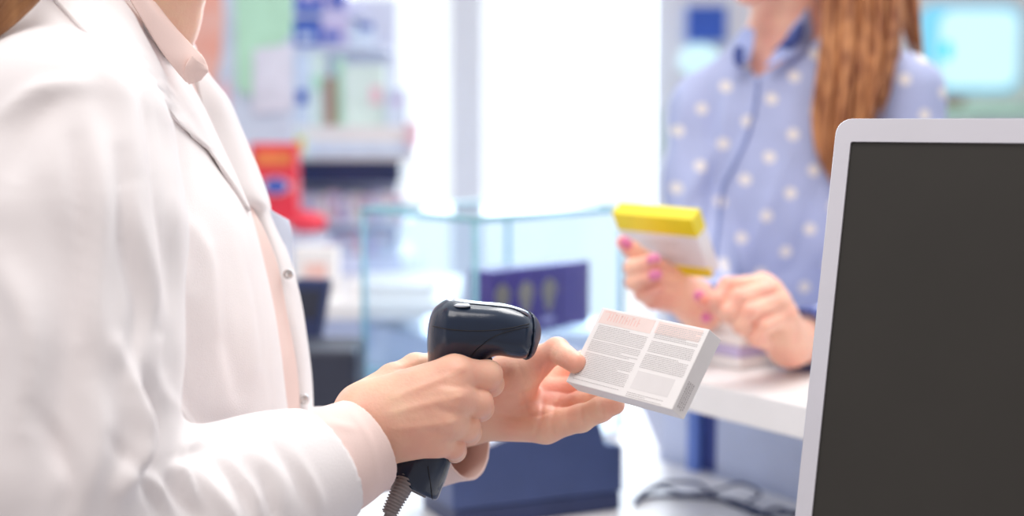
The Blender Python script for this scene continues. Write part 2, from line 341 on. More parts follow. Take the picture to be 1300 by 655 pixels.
# ================================================================== PHARMACIST
ph = thing('person', 'person in open white coat and pale pink blouse, aiming a hand scanner', 'person', (P(150,300,1.10)[0], P(150,300,1.10)[1], 0))
DT = 1.10
def lev(py, cx, a, b, d=DT):
    q = P(cx, py, d); return (q[2], q[0], q[1], a, b)
TL = [lev(-40,62,.045,.050,1.075), lev(0,66,.052,.070,1.08), lev(50,74,.072,.105,1.085), lev(110,72,.102,.150,1.095), lev(200,78,.124,.165), lev(270,99,.130,.165), lev(370,122,.132,.160), lev(450,143,.128,.152), lev(530,156,.126,.146), lev(655,174,.126,.145), lev(850,190,.140,.160), lev(1400,190,.155,.185)]
def shrink(L, k): return [(z, x, y, a-k, b-k) for z, x, y, a, b in L]
SLV = [(82,182,.905,.070),(84,300,.882,.067),(76,450,.865,.067),(68,600,.850,.066),(92,738,.855,.062),(250,664,.900,.051),(340,622,.930,.0435),(424,586,.958,.0385)]
FSL = [(150,170,1.27,.06),(200,420,1.27,.055),(260,590,1.24,.050),(400,588,1.165,.038),(505,562,1.115,.0345)]
slv = [P(*q[:3]) for q in SLV]; fsl = [P(*q[:3]) for q in FSL]
shn = P(60,20,1.06)
cutR = P(412,592,.955); cutRn = (P(460,562,.975)-P(400,600,.95)); cutL = P(520,558,1.112); cutLn = P(590,548,1.085)-P(500,562,1.118)
def coat_torso(p):
    d = loft(p, TL)
    d = smin(d, cone(p, slv[0]+np.array([-.01,.02,0]), shn, .068, .060), .04)
    d = smin(d, cone(p, fsl[0], P(60,40,1.13), .055, .055), .03); return d
def coat(p):
    d = coat_torso(p)
    s = chain(p, slv, [q[3] for q in SLV], .03)
    s = np.maximum(s, plane(p, cutR, cutRn))
    s2 = np.maximum(chain(p, fsl, [q[3] for q in FSL], .03), plane(p, cutL, cutLn))
    return smin(smin(d, s, .010), s2, .012)
lo = np.array([P(-150,0,1.1)[0]-.03, .74, .35]); hi = np.array([P(540,0,1.1)[0]+.02, 1.38, P(0,-60,1.07)[2]+.01])
cv, cF = join_np([nets(coat, [lo[0],lo[1],P(0,700,1.0)[2]-.02], hi, .0032), nets(coat, lo, [hi[0],hi[1],P(0,700,1.0)[2]], .009)])
cstrokes = [
 ([(196,120),(212,200),(222,300),(222,400),(214,470)], 7, -.006), ([(188,500),(196,560),(192,600)], 7, -.010), ([(150,440),(180,520),(185,570),(150,620)], 12, .008), ([(200,590),(300,555),(385,525)], 5, -.003),
 ([(0,330),(40,420),(30,540)], 22, .007), ([(95,180),(105,300),(100,420)], 11, -.005), ([(45,520),(90,600),(80,660)], 14, -.006), ([(140,560),(190,620),(210,655)], 9, -.006),
 ([(330,335),(342,430),(345,525)], 3.5, -.002), ([(268,330),(283,420),(300,500)], 12, -.004), ([(225,250),(262,330),(275,420)], 10, .004), ([(215,500),(250,545),(240,570)], 8, .006),
 ([(250,640),(230,600),(222,592)], 6, .006), ([(330,600),(345,640),(350,655)], 5, -.003), ([(375,575),(400,620),(410,650)], 6, .0025), ([(285,580),(320,625),(330,655)], 6, .004),
 # armhole seam and folds between sleeve and chest
 ([(172,95),(190,170),(205,260),(214,340),(208,420)], 9, -.007),
 ([(120,70),(150,110),(165,160),(172,230)], 26, .006),
 ([(190,60),(215,130),(232,220)], 14, .0045), ([(205,110),(228,190),(240,280),(246,360)], 10, -.005),
 ([(110,130),(128,250),(120,380),(135,470)], 20, .006), ([(165,250),(185,330),(205,400)], 16, .005), ([(70,120),(30,170),(10,230)], 22, -.006), ([(0,150),(50,115),(110,108)], 12, .005),
 ([(150,200),(158,300),(178,390),(160,470)], 12, -.006), ([(60,250),(85,380),(80,520),(50,640)], 24, -.006), ([(115,480),(125,560),(100,640)], 22, .007),
 ([(185,480),(200,535),(192,600)], 12, -.010), ([(160,500),(178,560),(150,640)], 16, .007), ([(215,430),(240,520),(300,560)], 18, -.005),
 ([(205,600),(240,640),(262,670)], 10, -.006), ([(190,600),(215,650)], 8, .006), ([(240,590),(285,640),(300,670)], 10, .005), ([(268,575),(300,610),(318,650)], 9, -.0045), ([(300,560),(350,600),(362,650)], 12, .003), ([(340,560),(372,600),(395,650)], 9, -.0028),
 ([(255,300),(275,400),(290,500)], 22, .004), ([(235,370),(252,470),(250,560)], 15, -.0045), ([(318,330),(334,430),(335,520)], 10, -.0025), ([(290,260),(312,360),(322,470)], 12, .003),
 ([(300,300),(328,400),(345,500)], 5, -.0012)]
cv = sculpt(cv, cF, cstrokes)
lab = link('lab_coat', np_mesh(cv, cF), M_COAT, ph); sm = lab.modifiers.new('s', 'SMOOTH'); sm.factor = .5; sm.iterations = 2
# body under the clothes, neck, head, forearms and hands
skull = P(190,-205,1.07); neckp = [P(185,-90,1.07), P(158,10,1.085), P(120,70,1.10)]
def headf(p, sk, chin, face, jawb, rot=None):
    d = ell(p, sk, (.078,.078,.098)); d = smin(d, cone(p, jawb, chin, .052, .019), .03)
    n0 = sk+face*.075+np.array([0,0,-.01]); d = smin(d, cone(p, n0, n0+face*.022+np.array([0,0,-.032]), .008, .011), .012)
    m0 = sk+face*.072+np.array([0,0,-.078]); d = smin(d, ell(p, m0, (.018,.018,.008)), .006)
    side = np.cross(face, [0,0,1.]); 
    for s in (-1,1):
        d = smin(d, ell(p, sk+side*s*.078-face*.005+np.array([0,0,-.02]), (.016,.009,.030)), .006)
        d = smax(d, -ell(p, sk+side*s*.032+face*.088+np.array([0,0,-.005]), (.018,.018,.012)), .012)
    return d
def ph_body(p):
    d = smax(loft(p, shrink(TL, .016)), plane(p, P(110,20,1.08), (0,0,1)), .01)
    d = smin(d, chain(p, neckp, [.053,.053,.062], .02), .03)
    d = smin(d, chain(p, slv[:6], [.045,.044,.043,.042,.040,.034], .02), .03); d = smin(d, chain(p, [slv[5], slv[6], P(400,596,.95)], [.036,.031,.0265], .02), .01)
    d = smin(d, chain(p, fsl, [.04,.038,.034,.030,.027], .02), .02)
    h = headf(p, skull, P(282,-34,1.055), np.array([.96,-.25,0]), P(200,-105,1.065))
    return smin(d, h, .02)
bv, bF = nets(ph_body, lo, np.array([hi[0], hi[1], skull[2]+.12]), .0046)
SR, rv, rF = hand_mesh(RH, .0011)
rv = sculpt(rv, rF, [([(500,505),(550,485),(575,476)], 5, .0010), ([(495,525),(545,512),(570,506)], 5, .0010), ([(500,545),(545,540),(565,536)], 5, .0008),
  ([(583,462),(588,474)], 8, .0013), ([(580,500),(582,508)], 8, .0013), ([(572,532),(574,540)], 7, .0012), ([(600,468),(604,486)], 3, -.0004), ([(560,488),(600,492)], 5, -.0012), ([(555,520),(590,526)], 5, -.0012),
  ([(545,548),(578,556)], 5, -.001), ([(500,470),(540,462)], 4, -.0009), ([(455,515),(480,560)], 9, -.0008)])
SLh, lv, lF = hand_mesh(LH, .0012)
lv = sculpt(lv, lF, [([(640,502),(672,498),(690,480),(694,464)], 3.5, -.0016), ([(618,522),(660,530),(700,520),(712,500)], 3, -.0010), ([(690,505),(686,530),(678,555)], 3, -.0011), ([(662,498),(672,530)], 3, -.0008),
  ([(706,515),(700,535),(702,556)], 3.2, -.0012), ([(737,518),(741,542)], 2.5, -.0008), ([(762,508),(766,530)], 2.2, -.0007), ([(640,478),(660,470)], 14, .002), ([(640,540),(680,545)], 10, .0012), ([(708,434),(703,458)], 2.5, -.0006)])
jv, jF = join_np([(bv, bF), (rv, rF), (lv, lF)])
skin_redness_nodes(M_SKIN, (.90,.36,.27)); skin_redness_nodes(M_SKIN2, (.92,.34,.27))
fl = [(P(*b), .009, .55) for _,_,b,_ in RH['mc'][:4]]+[(P(*fg[1][:3]), .009, .4) for fg in RH['fingers']]+[(P(*fg[-1][:3]), .013, .55) for fg in LH['fingers']]+[(P(*fg[-2][:3]), .010, .3) for fg in LH['fingers']]+[(P(700,500,1.07), .022, .5), (P(690,470,1.05), .012, .55), (P(650,545,1.06), .02, .25), (P(640,480,1.05), .02, .25)]
skin_redness(link('body', np_mesh(jv, jF), M_SKIN, ph), fl)
# pink blouse: cuffs, collar, front
def cuff_mesh(axis, rs, cut, cutn, back):
    n = cutn/np.linalg.norm(cutn)
    def S(p):
        d = chain(p, axis, rs, .01); d = np.maximum(d, plane(p, cut, n)); i = np.maximum(chain(p, axis, [r-.0022 for r in rs], .01), -plane(p, cut-n*.045, n))
        return np.maximum(np.maximum(d, -i), -plane(p, back, n))
    lo_, hi_ = bounds(axis, .05); return nets(S, lo_, hi_, .0011)
blo = sheet('blouse', [[(150,-10,1.05),(180,15,1.07),(225,45,1.10)], [(180,60,1.06),(215,70,1.08),(240,84,1.10)], [(205,110,1.06),(230,120,1.09),(252,126,1.12)], [(240,200,1.08),(265,205,1.11),(285,205,1.14)],
  [(285,270,1.10),(314,272,1.128),(324,273,1.140)], [(305,330,1.10),(338,332,1.130),(350,332,1.141)], [(325,395,1.10),(352,397,1.130),(363,397,1.139)], [(340,470,1.10),(366,470,1.128),(376,470,1.139)], [(345,560,1.10),(372,560,1.128),(382,560,1.139)]], M_PINK, ph, .002, 120, 30)
ax1 = [P(385,610,.945), P(425,585,.96), P(470,560,.978)]; v1, F1 = cuff_mesh(ax1, [.0345,.0345,.0335], P(462,564,.9745), cutRn, P(395,604,.95))
v1 = sculpt(v1, F1, [([(445,520),(470,560),(480,610)], 5, .0008), ([(425,560),(440,600),(445,650)], 8, -.0016), ([(412,535),(450,545)], 6, .001)])
link('cuff', np_mesh(v1, F1), M_PINK, blo)
ax2 = [P(480,566,1.125), P(540,560,1.102), P(605,552,1.080)]; v2, F2 = cuff_mesh(ax2, [.036,.0345,.0335], P(592,551,1.085), cutLn, P(490,565,1.12))
link('cuff', np_mesh(v2, F2), M_PINK, blo)
# blouse collar leaf (near side) and folded point
sheet('collar', [[(158,-12,1.005),(180,-6,1.012),(196,4,1.03)], [(176,18,1.008),(200,22,1.02),(218,32,1.035)], [(200,58,1.018),(222,56,1.03),(240,56,1.04)], [(222,88,1.028),(240,80,1.036),(256,72,1.045)], [(236,104,1.035),(250,97,1.042),(262,84,1.05)]], M_PINK, blo, .0025, 60, 20, bulge=.004)
sheet('collar', [[(244,70,1.030),(252,78,1.036),(262,84,1.046)], [(236,82,1.028),(248,88,1.036),(263,90,1.046)], [(234,96,1.032),(244,99,1.038),(258,96,1.048)], [(240,106,1.036),(246,106,1.040),(254,101,1.048)]], M_PINK, blo, .002, 24, 16, bulge=.003)
# far front panel of the coat with its lapel
fp = sheet('front_panel', [[(205,10,1.14),(225,28,1.15),(238,42,1.17)], [(240,70,1.13),(252,80,1.15),(262,92,1.17)], [(252,120,1.12),(276,122,1.14),(288,126,1.17)], [(262,160,1.12),(290,162,1.14),(305,164,1.17)], [(280,210,1.12),(310,212,1.14),(326,214,1.17)], [(300,250,1.125),(328,252,1.14),(340,254,1.17)],
  [(318,272,1.145),(335,275,1.15),(345,278,1.17)], [(340,325,1.145),(355,327,1.15),(366,328,1.17)], [(354,380,1.14),(368,380,1.148),(380,380,1.17)], [(360,430,1.14),(378,430,1.148),(388,430,1.17)], [(362,480,1.14),(384,480,1.148),(394,480,1.17)], [(364,530,1.14),(386,530,1.148),(396,530,1.17)], [(366,620,1.14),(388,620,1.148),(398,620,1.17)]], M_COAT, ph, .003, 140, 24)
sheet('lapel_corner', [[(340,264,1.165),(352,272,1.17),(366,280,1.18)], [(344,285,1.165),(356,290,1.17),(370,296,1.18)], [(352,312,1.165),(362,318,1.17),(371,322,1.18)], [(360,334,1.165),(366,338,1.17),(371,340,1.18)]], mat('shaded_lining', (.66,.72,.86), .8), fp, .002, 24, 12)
for (bx, by) in ((366,348),(386,507)):
    c = P(bx, by, 1.142); bm = bmesh.new(); bmesh.ops.create_cone(bm, segments=28, radius1=.0042, radius2=.0036, depth=.002, cap_ends=True)
    bmesh.ops.create_circle(bm, segments=8, radius=.001)
    R = Matrix.Translation(tuple(c)) @ Vector((.25,-1,.1)).to_track_quat('Z','X').to_matrix().to_4x4(); bmesh.ops.transform(bm, matrix=R, verts=bm.verts)
    vv, ff = tube_geo([c+np.array([.0036*math.cos(a)*.97,-.0012+.0036*math.cos(a)*.24,.0036*math.sin(a)]) for a in np.linspace(0,2*math.pi,24)], .0006, 6, False)
    link('snap_button', from_bm(bm), M_BTN, fp); link('snap_ring', mesh(vv, ff), M_BTN, fp)
# near collar and lapel draped over the coat
def drape(rows, sdf, off=.004):
    out = []
    for r in rows:
        q = []; last = None
        for (x, y, *e) in r:
            d = march(sdf, x, y); 
            if d is None or d > 1.2: d = (last or 1.08)
            last = d; q.append((x, y, d-off-(e[0] if e else 0)))
        out.append(q)
    return out
def lrows(inner, outer, n=7):
    I = catmull(np.array(inner, float), 14); O = catmull(np.array(outer, float), 14); rows = []
    for i in range(14):
        t = np.linspace(0, 1, n)
        rows.append([(*((1-u)*O[i]+u*I[i]), .006*u**.7) for u in t])
    return rows
lap_in = [(164,-6),(192,30),(216,66),(236,98),(258,140),(278,182),(298,224),(317,268)]; lap_out = [(62,-8),(95,28),(124,56),(165,92),(197,119),(229,160),(262,188),(312,262)]
sheet('lapel', drape(lrows(lap_in, lap_out), coat_torso), M_COAT, lab, .003, 110, 36)
# hair at the shoulder and on the head
def hair(name, locks, material, parent, n=7):
    return tubes(name, locks, material, parent, n)
hz0 = min(filter(None, [march(coat, 20, 4), march(coat, 4, 30), 1.02]))-.014
lk = []
for i in range(60):
    u = random.random(); w = random.uniform(-1,1)
    pts = [(150+60*u,-300+20*w,1.07), (60+40*u,-230,1.04+.05*w), (46-10*u,-90,hz0+.01+.02*w), (22+20*u-12*w,-25,hz0-.004*u), (-8+26*u-10*w,15,hz0-.004*u), (-40+18*u-8*w,60+10*w,hz0-.004*u), (-80,120+30*w,hz0)]
    q = catmull(PP(pts), 30); lk.append((q, np.interp(np.linspace(0,1,30), [0,.6,1], [.005,.004,.0008])))
vs_, F_ = nets(lambda p: np.maximum(ell(p, skull+np.array([-.022,.005,.015]), (.092,.092,.108)), -plane(p, skull+np.array([.035,0,-.03]), (-1,.1,.45))), skull-.13, skull+.13, .006)
hh = link('hair', np_mesh(vs_, F_), M_HAIRD, ph); hair('hair_lock', lk, M_HAIRD, hh)

def legs(par, hip, hw, m_, msh, yaw):
    fx = np.array([math.cos(yaw), math.sin(yaw), 0]); sd = np.array([-fx[1], fx[0], 0]); hip = np.array(hip)
    a = [[hip+sd*s_*hw, hip+sd*s_*(hw+.005)+fx*.01-[0,0,hip[2]-.48], hip+sd*s_*(hw+.005)-[0,0,hip[2]-.09]] for s_ in (-1,1)]
    def S(p):
        d = None
        for q in a:
            c = chain(p, q, [.085,.058,.048], .02); d = c if d is None else smin(d, c, .01)
        return d
    v, F = nets(S, [hip[0]-.22,hip[1]-.22,.04], [hip[0]+.22,hip[1]+.22,hip[2]+.1], .011); link('trousers', np_mesh(v, F), m_, par)
    for q in a:
        ft = q[2].copy(); ft[2] = 0
        def T(p): return smax(smin(cone(p, ft+[0,0,.045]-fx*.03, ft+[0,0,.030]+fx*.13, .042, .032), cone(p, ft+[0,0,.05], ft+[0,0,.09], .038, .036), .02), .001-p[...,2], .004)
        v, F = nets(T, ft-[.22,.22,.02], ft+[.22,.22,.15], .009); link('shoe', np_mesh(v, F), msh, par)
M_TRO = mat('light_trouser_cotton', (.80,.78,.79), .8); M_JEAN = mat('denim', (.10,.15,.32), .8, noise=.1, nscale=90); M_SHOE = mat('white_shoe_leather', (.8,.8,.8), .4)
hp0 = P(184,850,1.1); legs(ph, (hp0[0]+.0, hp0[1], .72), .085, M_TRO, M_SHOE, 0)
# ================================================================== SCANNER
sc = thing('barcode_scanner', 'dark navy handheld barcode scanner gripped in a hand, ribbed cable at its butt', 'scanner', P(565,510,1.006))
hax = np.array([1,.0,-.06]); 
def head(p):
    # head axis left to right; elliptical sections in the (U, depth) plane
    A = [(558,416,1.004,.0150,.019),(572,414,1.004,.0175,.0245),(600,415,1.006,.0178,.027),(635,418,1.008,.0185,.0275),(660,423,1.010,.0178,.026),(676,425,1.011,.0150,.022),(685,421,1.011,.0105,.016)]
    L = [( (P(x,y,d))[0], y, d, a, b) for x,y,d,a,b in A]
    L = np.array(L); D = catmull(L, 120); X = p[...,0]; q = p-CAM.astype(f32); up = q@UP.astype(f32); fw = q@FW.astype(f32)
    yy, dd, a, b = (np.interp(X, D[:,0], D[:,i]).astype(f32) for i in (1,2,3,4)); cu = (327.5-yy)/FPX*dd
    u = (up-cu)/(a*1.0); v = (fw-dd)/b; e = 2.5; n = (np.abs(u)**e+np.abs(v)**e+1e-9)**(1/e); d = (n-1)*a
    return smax(d, np.maximum(L[0,0]-.004-X, X-L[-1,0]), .012)
hd = [(584,425,1.005,.0185),(580,455,1.006,.0165),(572,490,1.008,.0150),(556,535,1.009,.0150),(538,580,1.010,.0165),(524,606,1.010,.0190),(514,632,1.010,.0215)]
hp = [P(*q[:3]) for q in hd]; bc = P(521,620,1.01); bn = UP*-.88+RT*-.44+FW*-.16
def scan_all(p):
    h = chain(p, hp, [q[3] for q in hd], .012); h = smax(h, plane(p, bc, bn), .003)
    d = smin(smin(head(p), ell(p, P(570,416,1.0045), (.0115,.0225,.0175)), .006), h, .013)
    # finger recess in front, under the nose
    return d
cc = P(670,418,1.01); cn = RT*.97-UP*.13+FW*.2
def capcurve(p): 
    pl = plane(p, cc, cn); q = (p-cc.astype(f32))@UP.astype(f32); return pl-q*q*6*0
lo_, hi_ = bounds(hp+[P(548,400,1.0), P(690,430,1.01)], .035)
v, F = nets(lambda p: np.maximum(scan_all(p), capcurve(p)), lo_, hi_, .0011); shell = link('shell', np_mesh(v, F), M_NAVYP, sc)
v, F = nets(lambda p: np.maximum(scan_all(p)-.0012, -capcurve(p)+.0006), [P(650,400,1.0)[0], lo_[1], lo_[2]], hi_, .0011); nose = link('nose_cap', np_mesh(v, F), M_RUB, sc)
wv, wF = nets(lambda p: smax(ell(p, P(683,422,1.013), (.0022,.012,.007)), -plane(p, P(680,424,1.01), cn), .001), P(684,424,1.01)-.03, P(684,424,1.01)+.03, .0012); link('scan_window', np_mesh(wv, wF), M_SEAM, nose)
def seam(pts, r=.00035, par=shell):
    q = catmull(np.array(pts, float), 40); out = []
    for x, y in q:
        d = march(scan_all, x, y, .9, 1.1)
        if d is not None: out.append(P(x, y, d))
    if len(out) > 3: tubes('seam_line', [(np.array(out), r)], M_SEAM, par, 6)
seam([(549,414),(570,418),(600,420),(628,419),(650,416),(672,411)]); seam([(596,455),(610,440),(630,426),(655,418),(671,415)])
seam([(596,385.5),(625,388),(652,392),(670,401)]); seam([(543,592),(546,610),(549,634)])
# trigger, indicator, butt details
tv, tF = nets(lambda p: smin(ell(p, P(612,470,1.008), (.006,.009,.013)), cone(p, P(616,458,1.008), P(606,486,1.009), .005, .004), .004), P(612,470,1.008)-.02, P(612,470,1.008)+.02, .001); link('trigger', np_mesh(tv, tF), M_RUB, sc)
d_ = march(scan_all, 587, 388.5, .9, 1.1); cI = P(587,388,(d_ or 1.0)); iv, iF = nets(lambda p: ell(p, cI, (.006,.004,.0014)), cI-.01, cI+.01, .0006); link('indicator_lens', np_mesh(iv, iF), M_LENS, shell)
bnn = bn/np.linalg.norm(bn); e1 = np.cross(bnn, FW); e1 /= np.linalg.norm(e1); e2 = np.cross(bnn, e1)
prism('butt_plate', [bc+bnn*.0002+e1*.0125*math.cos(a)+e2*.0125*math.sin(a)*1.0 for a in np.linspace(0, 2*math.pi, 24)[:-1]], bnn*.0012, M_CABLE, shell)
# strain relief and cable
c0 = P(516,606,.996); cab = catmull([c0, P(508,624,.990), P(499,642,.987), P(490,662,.985), P(478,700,.985), P(480,780,1.02), P(560,900,1.2)], 90)
tubes('cable', [(cab, .0030)], M_CABLE, sc, 12)
L = cab[:34]; rib = np.array([.0066-.0013*i/34+(.0007 if (i//2)%2 == 0 else -.0004) for i in range(34)]); fine = catmull(cab[:40], 108); rad = [(.0078-.0022*i/108+(.0002 if (i//4)%2 else -.0008)) for i in range(108)]
tubes('strain_relief', [(fine, np.array(rad))], M_CABLE, sc, 14)

# ================================================================== MEDICINE BOX (white) from solved edge vectors
def cvec(x, y, z): return RT*x-UP*y+FW*z      # camera axes (right, down, away) used only to orient the carton
def carton(name, label, cat, tl, W, H, T, material, printer=None):
    root = thing(name, label, cat, tl+W*.5+H*.5+T*.5); b = obox('carton', tl, W, H, T, material, root, .0006)
    if printer: printer(root, b, tl, W, H, T)
    return root
sx = .554e-3
TLp = P(765,390,1.035); W = cvec(134*1.035*sx/.554e-3*.554e-3, 30*sx*1.035, 0)
def solve_box(tl_px, tr_px, bl_px, d0, dw, dh):
    a = P(*tl_px, d0); b = P(*tr_px, d0+dw); c = P(*bl_px, d0+dh); W = b-a; H = c-a
    H = H-W*(H@W)/(W@W); return a, W, H
a, W, H = solve_box((765,390), (901,418), (718,484), 1.036, -.075, -.016)
n = np.cross(W, H); n /= np.linalg.norm(n); n = n if n@FW > 0 else -n
def pt_on(a, W, H, n): 
    Wl, Hl = np.linalg.norm(W), np.linalg.norm(H); w, h = W/Wl, H/Hl
    return Wl, Hl, w, h
def quads(name, lst, nrm, thick, material, parent):
    bm = bmesh.new()
    for o, x, y in lst: add_obox(bm, o, x, y, nrm*thick)
    return link(name, from_bm(bm), material, parent, False)
def print_med(root, b, tl, W, H, T):
    Wl, Hl, w, h = pt_on(tl, W, H, T); nn = -T/np.linalg.norm(T); e = nn*.00006
    def at(x, y): return tl+w*x*Wl+h*y*Hl+e
    quads('tint_panel', [(at(.03,.03), w*Wl*.50, h*Hl*.17), (at(.56,.03), w*Wl*.40, h*Hl*.15)], nn, .00003, M_PEACH, b)
    quads('tint_panel', [(at(.58,.66), w*Wl*.34, h*Hl*.22)], nn, .00003, M_GREYT, b)
    ttl = []
    x = .10
    for k in range(11):      # blurred title: illegible strokes
        hh_ = random.choice([.10,.10,.075]); ww = random.uniform(.016,.026); ttl.append((at(x,.155-hh_)+nn*.00005, w*Wl*.010, h*Hl*hh_)); 
        if k%2 == 0: ttl.append((at(x,.155-hh_*random.choice([1,.55,.12]))+nn*.00005, w*Wl*ww, h*Hl*.016))
        x += ww+.009
    for yy in (.03,.045): ttl.append((at(.05,yy)+nn*.00005, w*Wl*.10, h*Hl*.006))
    quads('title_print', ttl, nn, .00004, M_INKP, b)
    lines = []
    def block(x0, x1, y0, y1, step=.021, hgt=.0085):
        y = y0
        while y < y1:
            x = x0; end = x1-(random.uniform(.05,.2) if random.random() < .18 else random.uniform(0,.006))
            while x < end:
                wd = random.uniform(.005,.020); wd = min(wd, end-x); lines.append((at(x,y)+nn*.00005, w*Wl*wd, h*Hl*hgt)); x += wd+.0038
            y += step
    block(.05,.53,.225,.40); block(.05,.53,.425,.56); block(.05,.53,.59,.90); block(.05,.50,.935,.955,.03,.007)
    block(.575,.97,.06,.24); block(.575,.97,.275,.42); block(.575,.97,.44,.61); block(.575,.90,.93,.975,.022,.008)
    quads('printed_text', lines, nn, .00004, M_INK, b)
    # coding on the right end
    tn = T/np.linalg.norm(T); Tl = np.linalg.norm(T); q = []; wn = W/Wl
    for i in range(4):
        y = .62
        while y < .93:
            d_ = random.uniform(.01,.03); q.append((tl+W+wn*.00006+h*Hl*y+tn*Tl*(.22+i*.13), h*Hl*d_, tn*Tl*.08)); y += d_+.008
    quads('coding_print', q, wn, .00004, M_INK, b)
carton('medicine_box', 'white medicine carton covered in fine print, held on an open palm', 'box', a, W, H, n*.0155, M_CARD, print_med)
# yellow and white box held by the customer
a2, W2, H2 = solve_box((777,270), (878,279), (846,346), 1.495, -.062, .012)
n2 = np.cross(W2, H2); n2 /= np.linalg.norm(n2); n2 = n2 if n2@FW > 0 else -n2
def print_yel(root, b, tl, W, H, T):
    Wl, Hl, w, h = pt_on(tl, W, H, T); nn = -T/np.linalg.norm(T); e = nn*.0001
    bm = bmesh.new()
    add_obox(bm, tl-h*.0003-w*.0002+nn*.0003, W+w*.0004, H*.30, T-nn*-.0006, 0)
    add_obox(bm, tl+H*.84-w*.0002+nn*.0003, W+w*.0004, H*.16+h*.0004, -nn*.004, 0); link('yellow_band', from_bm(bm), M_YEL, b, False)
    q = []
    for yy in (.42,.48,.70,.75):
        x = .28
        while x < .72: d_ = random.uniform(.02,.06); q.append((tl+w*Wl*x+h*Hl*yy+e, w*Wl*d_, h*Hl*.018)); x += d_+.02
    quads('printed_text', q, nn, .0001, M_INK, b)
carton('medicine_box', 'white and yellow medicine carton held up by the customer in the polka dot shirt', 'box', a2, W2, H2, n2*.019, mat('white_card_bright', (.85,.86,.90), .4), print_yel)

# ================================================================== CUSTOMER
cu = thing('person', 'person with long auburn hair in a blue polka dot shirt, facing across the counter', 'person', (P(1015,300,1.86)[0], P(1015,300,1.86)[1], 0))
DC = 1.86
def lvc(py, cx, a, b, d=DC): q = P(cx, py, d); return (q[2], q[0], q[1], a, b)
CT = [lvc(45,1002,.062,.056), lvc(75,1005,.085,.070), lvc(110,1015,.130,.088), lvc(170,1015,.150,.102), lvc(260,1010,.150,.112), lvc(340,1005,.138,.104), lvc(450,1000,.130,.098,1.88), lvc(560,1000,.140,.100,1.91), lvc(900,1000,.150,.105,1.92)]
AR = [(903,142,1.87,.052),(893,230,1.84,.046),(890,330,1.79,.043),(893,385,1.70,.037),(900,400,1.595,.031)]
AL = [(1143,122,1.82,.054),(1155,250,1.80,.049),(1150,365,1.76,.045),(1085,414,1.64,.036),(1022,432,1.530,.0315)]
ar = [P(*q[:3]) for q in AR]; al = [P(*q[:3]) for q in AL]
vtop = P(1000,40,1.80); vbot = P(963,100,1.77)
def shirt(p):
    d = loft(p, CT); d = smin(d, cone(p, ar[0], P(1000,92,1.87), .050, .055), .04); d = smin(d, cone(p, al[0], P(1000,88,1.87), .052, .055), .04)
    s = np.maximum(chain(p, ar, [q[3] for q in AR], .03), plane(p, ar[-1], ar[-1]-ar[-2])); d = smin(d, s, .015)
    s = np.maximum(chain(p, al, [q[3] for q in AL], .03), plane(p, al[-1], al[-1]-al[-2])); d = smin(d, s, .015)
    # open neck: a wedge cut into the front
    z = p[...,2]; t = np.clip((z-vbot[2])/(vtop[2]-vbot[2]), -.5, 3); xc = vbot[0]+(vtop[0]-vbot[0])*t; w = .055*t
    cut = np.maximum(np.abs(p[...,0]-xc)-w, p[...,1]-1.88); return smax(d, -cut, .004)
loC = np.array([P(820,0,1.87)[0], 1.48, .55]); hiC = np.array([P(1230,0,1.85)[0], 2.03, P(0,20,1.86)[2]])
sv, sF = nets(shirt, loC, hiC, .0058)
sv = sculpt(sv, sF, [([(900,110),(905,200),(895,320)], 10, -.010), ([(925,130),(900,200),(870,260)], 9, .006), ([(1110,90),(1100,200),(1105,330)], 10, -.010), ([(940,160),(905,240),(880,330)], 8, -.006),
  ([(1000,200),(960,300),(930,380)], 10, .006), ([(1040,230),(1010,330),(985,350)], 9, -.005), ([(870,120),(860,200)], 8, .006), ([(1090,250),(1040,330)], 10, .006), ([(890,240),(860,300)], 6, -.006), ([(900,300),(870,370)], 7, .006)])
sh = link('shirt', np_mesh(sv, sF), M_POLKA, cu)
skc = P(985,-165,1.83)
def cu_body(p):
    d = smax(loft(p, [(z,x,y,a-.020,b-.018) for z,x,y,a,b in CT]), plane(p, P(1000,48,1.86), (0,0,1)), .01)
    d = smin(d, chain(p, [P(1008,-120,1.85), P(1004,-20,1.85), P(1002,60,1.87)], [.050,.048,.056], .02), .035)
    d = smin(d, cone(p, P(1045,80,1.87), P(975,88,1.87), .03, .03), .03)
    d = smin(d, chain(p, ar, [.034,.030,.028,.026,.026], .02), .003); d = smin(d, chain(p, al, [.036,.034,.032,.028,.026], .02), .003)
    return smin(d, headf(p, skc, P(950,-12,1.78), np.array([-.45,-.89,0]), P(985,-70,1.81)), .02)
b2, f2 = nets(cu_body, loC, np.array([hiC[0], hiC[1], skc[2]+.12]), .0065)
S3, r3, g3 = hand_mesh(CR, .0016); S4, r4, g4 = hand_mesh(CL, .0016)
r4 = sculpt(r4, g4, [([(962,352),(968,362)], 8, .0015), ([(978,362),(982,370)], 8, .0015), ([(992,378),(994,386)], 7, .0015), ([(940,370),(968,372)], 3, -.001), ([(955,388),(985,385)], 3, -.001), ([(965,405),(992,398)], 3, -.001)])
jv, jF = join_np([(b2, f2), (r3, g3), (r4, g4)]); cbody = link('body', np_mesh(jv, jF), M_SKIN2, cu); skin_redness(cbody, [(P(*q), .016, .75) for q in ((890,380,1.45),(905,388,1.45))]+[(P(*fg[1][:3]), .010, .35) for fg in CL['fingers']]+[(P(*fg[-1][:3]), .012, .6) for fg in CR['fingers']]+[(P(*fg[1][:3]), .010, .35) for fg in CR['fingers']])  # first two spots colour in light shining through the thumb tip
